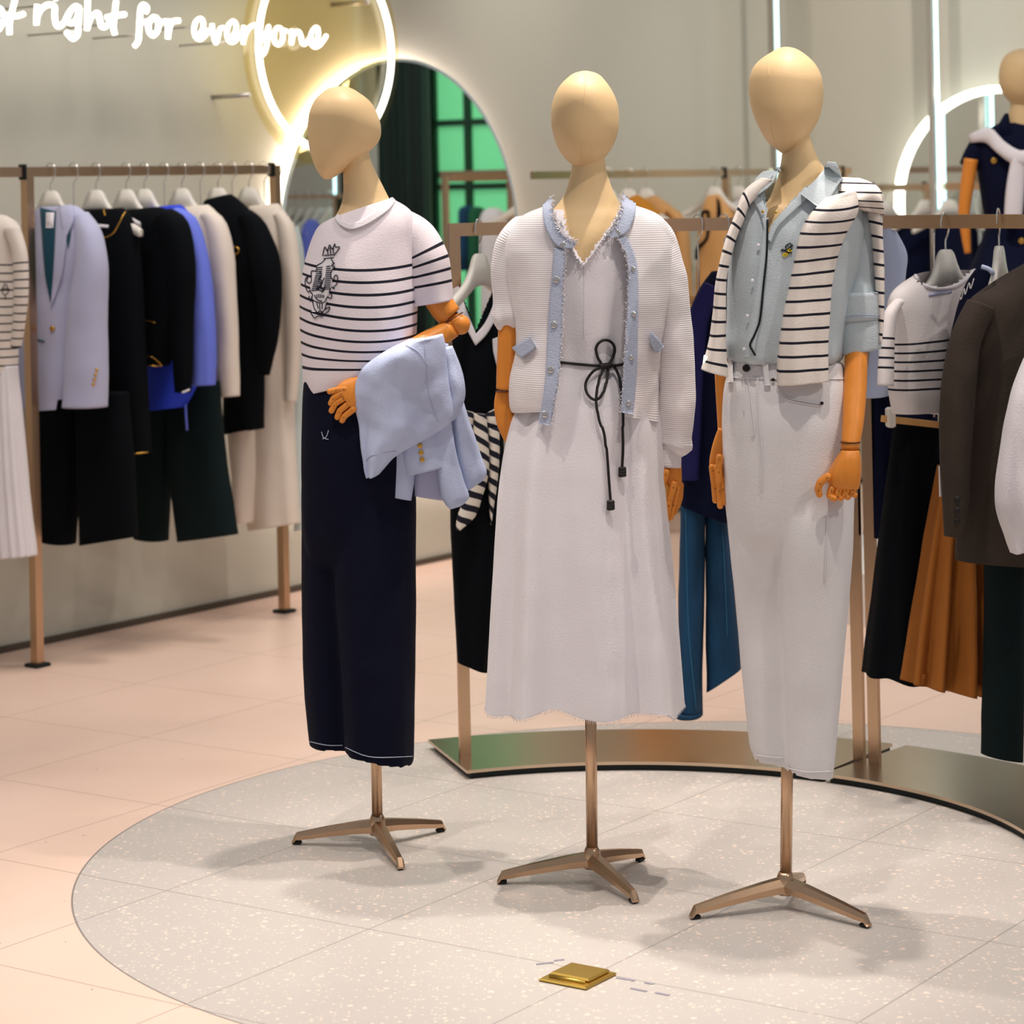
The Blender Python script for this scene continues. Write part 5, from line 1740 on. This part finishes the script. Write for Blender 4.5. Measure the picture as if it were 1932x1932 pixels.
coat(1185, [(1172, 388, 1204, 366, .025), (1172, 402, 1236, 392, .045), (1176, 450, 1256, 440, .055), (1180, 700, 1262, 700, .06), (1180, 960, 1262, 955, .06)], 'mustard_cloth', 'mustard_coat', 'mustard coat behind the middle mannequin\'s shoulder')
coat(1218, [(1200, 384, 1238, 368, .025), (1206, 402, 1272, 392, .05), (1214, 440, 1290, 420, .06), (1224, 560, 1300, 560, .06), (1230, 720, 1304, 720, .06), (1235, 940, 1306, 935, .06)], 'tan_cloth', 'tan_coat', 'plain tan coat right of the middle mannequin\'s shoulder',
     [(1262, 396, 10), (1284, 425, 14), (1290, 520, 16), (1294, 620, 15)])
coat(1392, [(1375, 392, 1410, 370, .025), (1372, 402, 1425, 398, .045), (1378, 560, 1432, 560, .055), (1380, 760, 1432, 760, .055)], 'white_cotton', 'white_shirt', 'white shirt just past the far rack post, mostly behind the striped sleeve', cat='shirt')
o, g1, w_ = coat(1347, [(1334, 370, 1360, 366, .02), (1326, 392, 1376, 385, .045), (1318, 430, 1392, 420, .06), (1312, 540, 1402, 540, .065), (1308, 700, 1404, 700, .065), (1305, 940, 1404, 940, .065)], 'tan_cloth', 'tan_trench_coat',
     'tan coat with black lapel, left of the right mannequin')
part('lapel', patch([(1352, 372), (1353, 390), (1353, 415)], [(1358, 380), (1361, 400), (1358, 420)], bvh(g1), .004, .004, 10, 3), 'black_cloth', o, 'black lapel')
part('belt', thread([[(1325, 412), (1326, 402), (1332, 399), (1337, 404), (1336, 440), (1330, 456), (1316, 470), (1314, 490)]], bvh(g1), .008, .004, 40, 11.3), 'black_cloth', o, 'black strap')

# ------------------------------------------------------------------ plinth, navy figure on it, low back rail
pc = V((1.95, 8.95))
pg = Geo()
ang = [2 * math.pi * i / 72 for i in range(72)]
bot = [V((pc.x + .98 * math.cos(a), pc.y + .72 * math.sin(a), 0)) for a in ang]
topq = [p + V((0, 0, .178)) for p in bot]
pg.v = bot + topq
pg.uv = [(0, 0)] * 144
pg.f = [(i, (i + 1) % 72, 72 + (i + 1) % 72, 72 + i) for i in range(72)] + [tuple(range(72, 144))]
solo('display_plinth', pg, 'plinth_paint', 'low round white display plinth under the navy dressed figure', 'plinth', flat=True)
Y4 = 8.75
P4 = FR(Y4)
b4 = V((at(1935, 500, Y4).x, Y4, .178))
M4 = thing('mannequin', 'mannequin in navy dress with white sweater tied on, cut off at the right edge', 'mannequin', b4)
part('pole', tube([at(1936, 560, Y4), b4 + V((0, 0, .02))], .012, 12), 'satin_metal', M4)
part('base_plate', tube([b4 + V((0, 0, z)) for z in (0, .001, .012, .016)], [.10, .15, .15, .13], 32), 'satin_metal', M4)
part('head', loft(head_rows([(92, 1924, 1942), (97, 1908, 1958), (106, 1896, 1970), (120, 1889, 1977), (138, 1885.5, 1980), (155, 1886, 1979), (170, 1890, 1974), (182, 1897, 1966), (193, 1907, 1955), (200, 1917, 1946), (204, 1926, 1938)], .098), P4, amp=0,
                  hollow=False, p=2.05, step=3), 'mannequin_skin', M4, 'smooth featureless cream head')
part('neck', loft([(1908, 180, 1960, 180, .05), (1906, 205, 1962, 205, .05), (1900, 225, 1970, 225, .055), (1890, 250, 1985, 250, .06), (1870, 280, 2000, 280, .08)], P4, amp=0, hollow=False), 'mannequin_skin', M4)
d4 = loft([(1885, 232, 1990, 232, .05), (1850, 255, 2015, 255, .08), (1842, 290, 2022, 290, .10), (1848, 350, 2016, 350, .11), (1856, 400, 2008, 400, .10), (1862, 420, 2004, 420, .10), (1850, 460, 2020, 460, .13), (1826, 520, 2045, 520, .17), (1800, 600, 2070, 600, .2),
           (1770, 720, 2100, 720, .22)], P4, seed=110, amp=.004, folds=[(7, .012, 0, 1.5, .4)])
dd = part('dress', d4, 'navy_cloth', M4, 'navy dress with flared skirt')
part('sleeve', limb([(1872, 262, 16), (1852, 272, 20), (1836, 298, 20), (1830, 315, 20)], P4, 1, off=.0, amp=.003, seed=111), 'navy_cloth', dd)
part('collar', loft([(1896, 214, 1902, 214, .02), (1882, 240, 1908, 244, .04), (1878, 262, 1925, 268, .03)], P4, off=.04, amp=.002, hollow=False), 'navy_cloth', dd)
t4 = bvh(d4)
for x, y in ((1876, 303), (1927, 455)):
    part('button', disc(hit(t4, x, y, .004), (0, -1, 0), .011, .006), 'gold', dd, 'gold button')
part('arm', limb([(1832, 300, 13), (1826, 340, 13), (1819, 400, 11), (1822, 440, 9), (1826, 478, 6)], P4, 1, off=.04, hollow=False, amp=0, p=2), 'limb_wood', M4, 'jointed wooden arm')
sw4 = limb([(1830, 262, 8, .02), (1862, 254, 15, .06), (1885, 275, 13, .10), (1912, 294, 14, .13), (1936, 298, 15, .14), (1970, 285, 15, .1), (2000, 262, 13, .05)], P4, 1, amp=.005, seed=112, hollow=False)
sw5 = limb([(1922, 300, 14), (1916, 350, 16), (1912, 400, 16), (1910, 428, 14)], P4, .8, off=.14, amp=.004, seed=113)
o = thing('tied_sweater', 'white sweater knotted over the shoulders of the navy dressed figure', 'sweater', low(Geo().add(sw5)))
part('shoulder_wrap', sw4, 'white_cotton', o)
part('sleeve', sw5, 'white_cotton', o)
# navy clothes on the low rail
wq = Plane(RAIL_B.P, NW)


def BP(x):
    P = RAIL_B(x, 400)
    return Plane((P.x, P.y), (.25, .97)) if False else Plane((P.x, P.y), (.95, .3))


P = RAIL_B(1668, 350)
hang(V((P.x, P.y, 1.475)), (.9, .4), 'white hanger left of the neon-framed mirror', 'hangers on the low back rail')
for x in (1745, 1790):
    P = RAIL_B(x, 350)
    hang(V((P.x, P.y, 1.475)), (.9, .4), 'white hanger before the neon-framed mirror, over navy clothes', 'hangers on the low back rail')
for i, (xa, xb) in enumerate(((1680, 1768), (1765, 1830))):
    g1 = loft([(xa + 18, 412, xb - 18, 412, .03), (xa, 430, xb, 428, .06), (xa - 4, 600, xb + 2, 600, .07), (xa - 4, 900, xb + 4, 900, .07)], BP((xa + xb) / 2), seed=120 + i, amp=.004)
    garment('navy_coat', ['navy coat on the low back rail, left of the light column', 'navy coat on the low back rail, right of the light column'][i], 'coat', [g1], None, 'navy_cloth', 'navy clothes on the low back rail')

# ------------------------------------------------------------------ clothes the big mirror shows
def mirrored(xa, xb, y0, y1, m, name, label, off=.45):
    Pa, Pb = reflected(xa, y0, off), reflected(xb, y0, off)
    d = V((Pb.x - Pa.x, Pb.y - Pa.y))
    z1 = reflected((xa + xb) / 2, y1, off).z
    z0 = (Pa.z + Pb.z) / 2
    c_ = (Pa + Pb) / 2
    hw_ = d.length / 2
    e = d.normalized()
    g = Geo()
    rows = [(.25, .02, 0), (.75, .05, .03), (1, .06, .09), (.95, .065, .3), (.95, .07, .7), (1.05, .07, 1)]
    n_ = 28
    for k, th, v in rows:
        for i in range(n_):
            a = 2 * math.pi * i / n_
            g.v.append(V((c_.x, c_.y, z0 + (z1 - z0) * v)) + V((e.x, e.y, 0)) * (hw_ * k * math.cos(a)) + V((-e.y, e.x, 0)) * (th * math.sin(a)))
            g.uv.append((i / n_, v))
    for j in range(len(rows) - 1):
        for i in range(n_):
            k = (i + 1) % n_
            g.f.append((j * n_ + i, (j + 1) * n_ + i, (j + 1) * n_ + k, j * n_ + k))
    g.f += [tuple(range(n_)), tuple(range((len(rows) - 1) * n_, len(rows) * n_))[::-1]]
    solo(name, g, m, label, 'clothing', 'clothes seen only in the big mirror')
    return c_


mirrored(905, 952, 392, 640, 'white_cotton', 'white_sweater', 'white top reflected in the mirror, left of the cardigan shoulder')
mirrored(868, 892, 388, 510, 'blue_denim', 'teal_jumper', 'dark teal jumper reflected in the mirror above the white hanger')
mirrored(888, 908, 390, 520, 'green_cloth', 'olive_top', 'olive top reflected in the mirror beside the dark teal one')
mirrored(545, 588, 408, 700, 'navy_cloth', 'navy_jacket', 'navy jacket reflected in the mirror left of the striped tee')
mirrored(572, 600, 414, 700, 'periwinkle_cloth', 'blue_collar_shirt', 'blue shirt reflected in the mirror behind the navy jacket', .6)
for xa, xb, y_, zlab in ((520, 652, 371, 'rail reflected at the left side of the mirror, with white hangers'), (830, 985, 325, 'rail reflected at the right side of the mirror before the green window')):
    A, B = reflected(xa, y_, .45), reflected(xb, y_, .45)
    z = (A.z + B.z) / 2
    o = thing('display_rack', zlab, 'clothes rack', V(((A.x + B.x) / 2, (A.y + B.y) / 2, 0)))
    part('rail', beam((A.x, A.y, z), (B.x, B.y, z), .014, .022), 'satin_metal', o, flat=True)
    for Q in (A + (B - A) * .05, A + (B - A) * .85):
        part('post', boxg((Q.x, Q.y, z / 2), .03, .03, z, NW), 'satin_metal', o, flat=True)
    if xa < 600:
        for k in range(5):
            Q = A + (B - A) * (.25 + .13 * k)
            hang(V((Q.x, Q.y, z + .005)), (.6, .8), 'white hanger reflected in a row at the left side of the mirror', 'hangers seen only in the mirror')

# ------------------------------------------------------------------ floor outlet and tape traces
c_ = floor_at(1090, 1846)
dA, dB = V((.82, -.572)), V((.572, .82))
fb = thing('floor_outlet', 'square brass floor socket with a hinged lid in the foreground', 'floor socket', c_)
part('frame', boxg((c_.x, c_.y, .003), .108, .108, .006, dA, .0028), 'brass_plate', fb, flat=True)
lc = c_ + V((dB.x, dB.y, 0)) * .008
part('lid', boxg((lc.x, lc.y, .0095), .088, .074, .007, dA, .003), 'brass_plate', fb, 'polished hinged lid', True)
lq = c_ - V((dB.x, dB.y, 0)) * .036
part('hinge', tube([lq + V((dA.x, dA.y, 0)) * -.04 + V((0, 0, .008)), lq + V((dA.x, dA.y, 0)) * .04 + V((0, 0, .008))], .0035, 8), 'brass_plate', fb)
mat('tape_grey', (150, 148, 160), rough=.8, var=.2, vscale=60)
for x, y, l in ((1028, 1818, .035), (1055, 1812, .02), (1180, 1848, .04), (1205, 1868, .035), (1225, 1856, .02), (1250, 1876, .03)):
    q = floor_at(x, y)
    struct('floor_mark', boxg((q.x, q.y, .0006), l, .007, .0012, dA if x > 1100 else (.95, .3)), 'tape_grey')

# joint pins of the wooden fingers
for g_, h_ in part_pins:
    if g_.v:
        part('pin', g_, 'joint_dark', h_, 'dark joint pins')
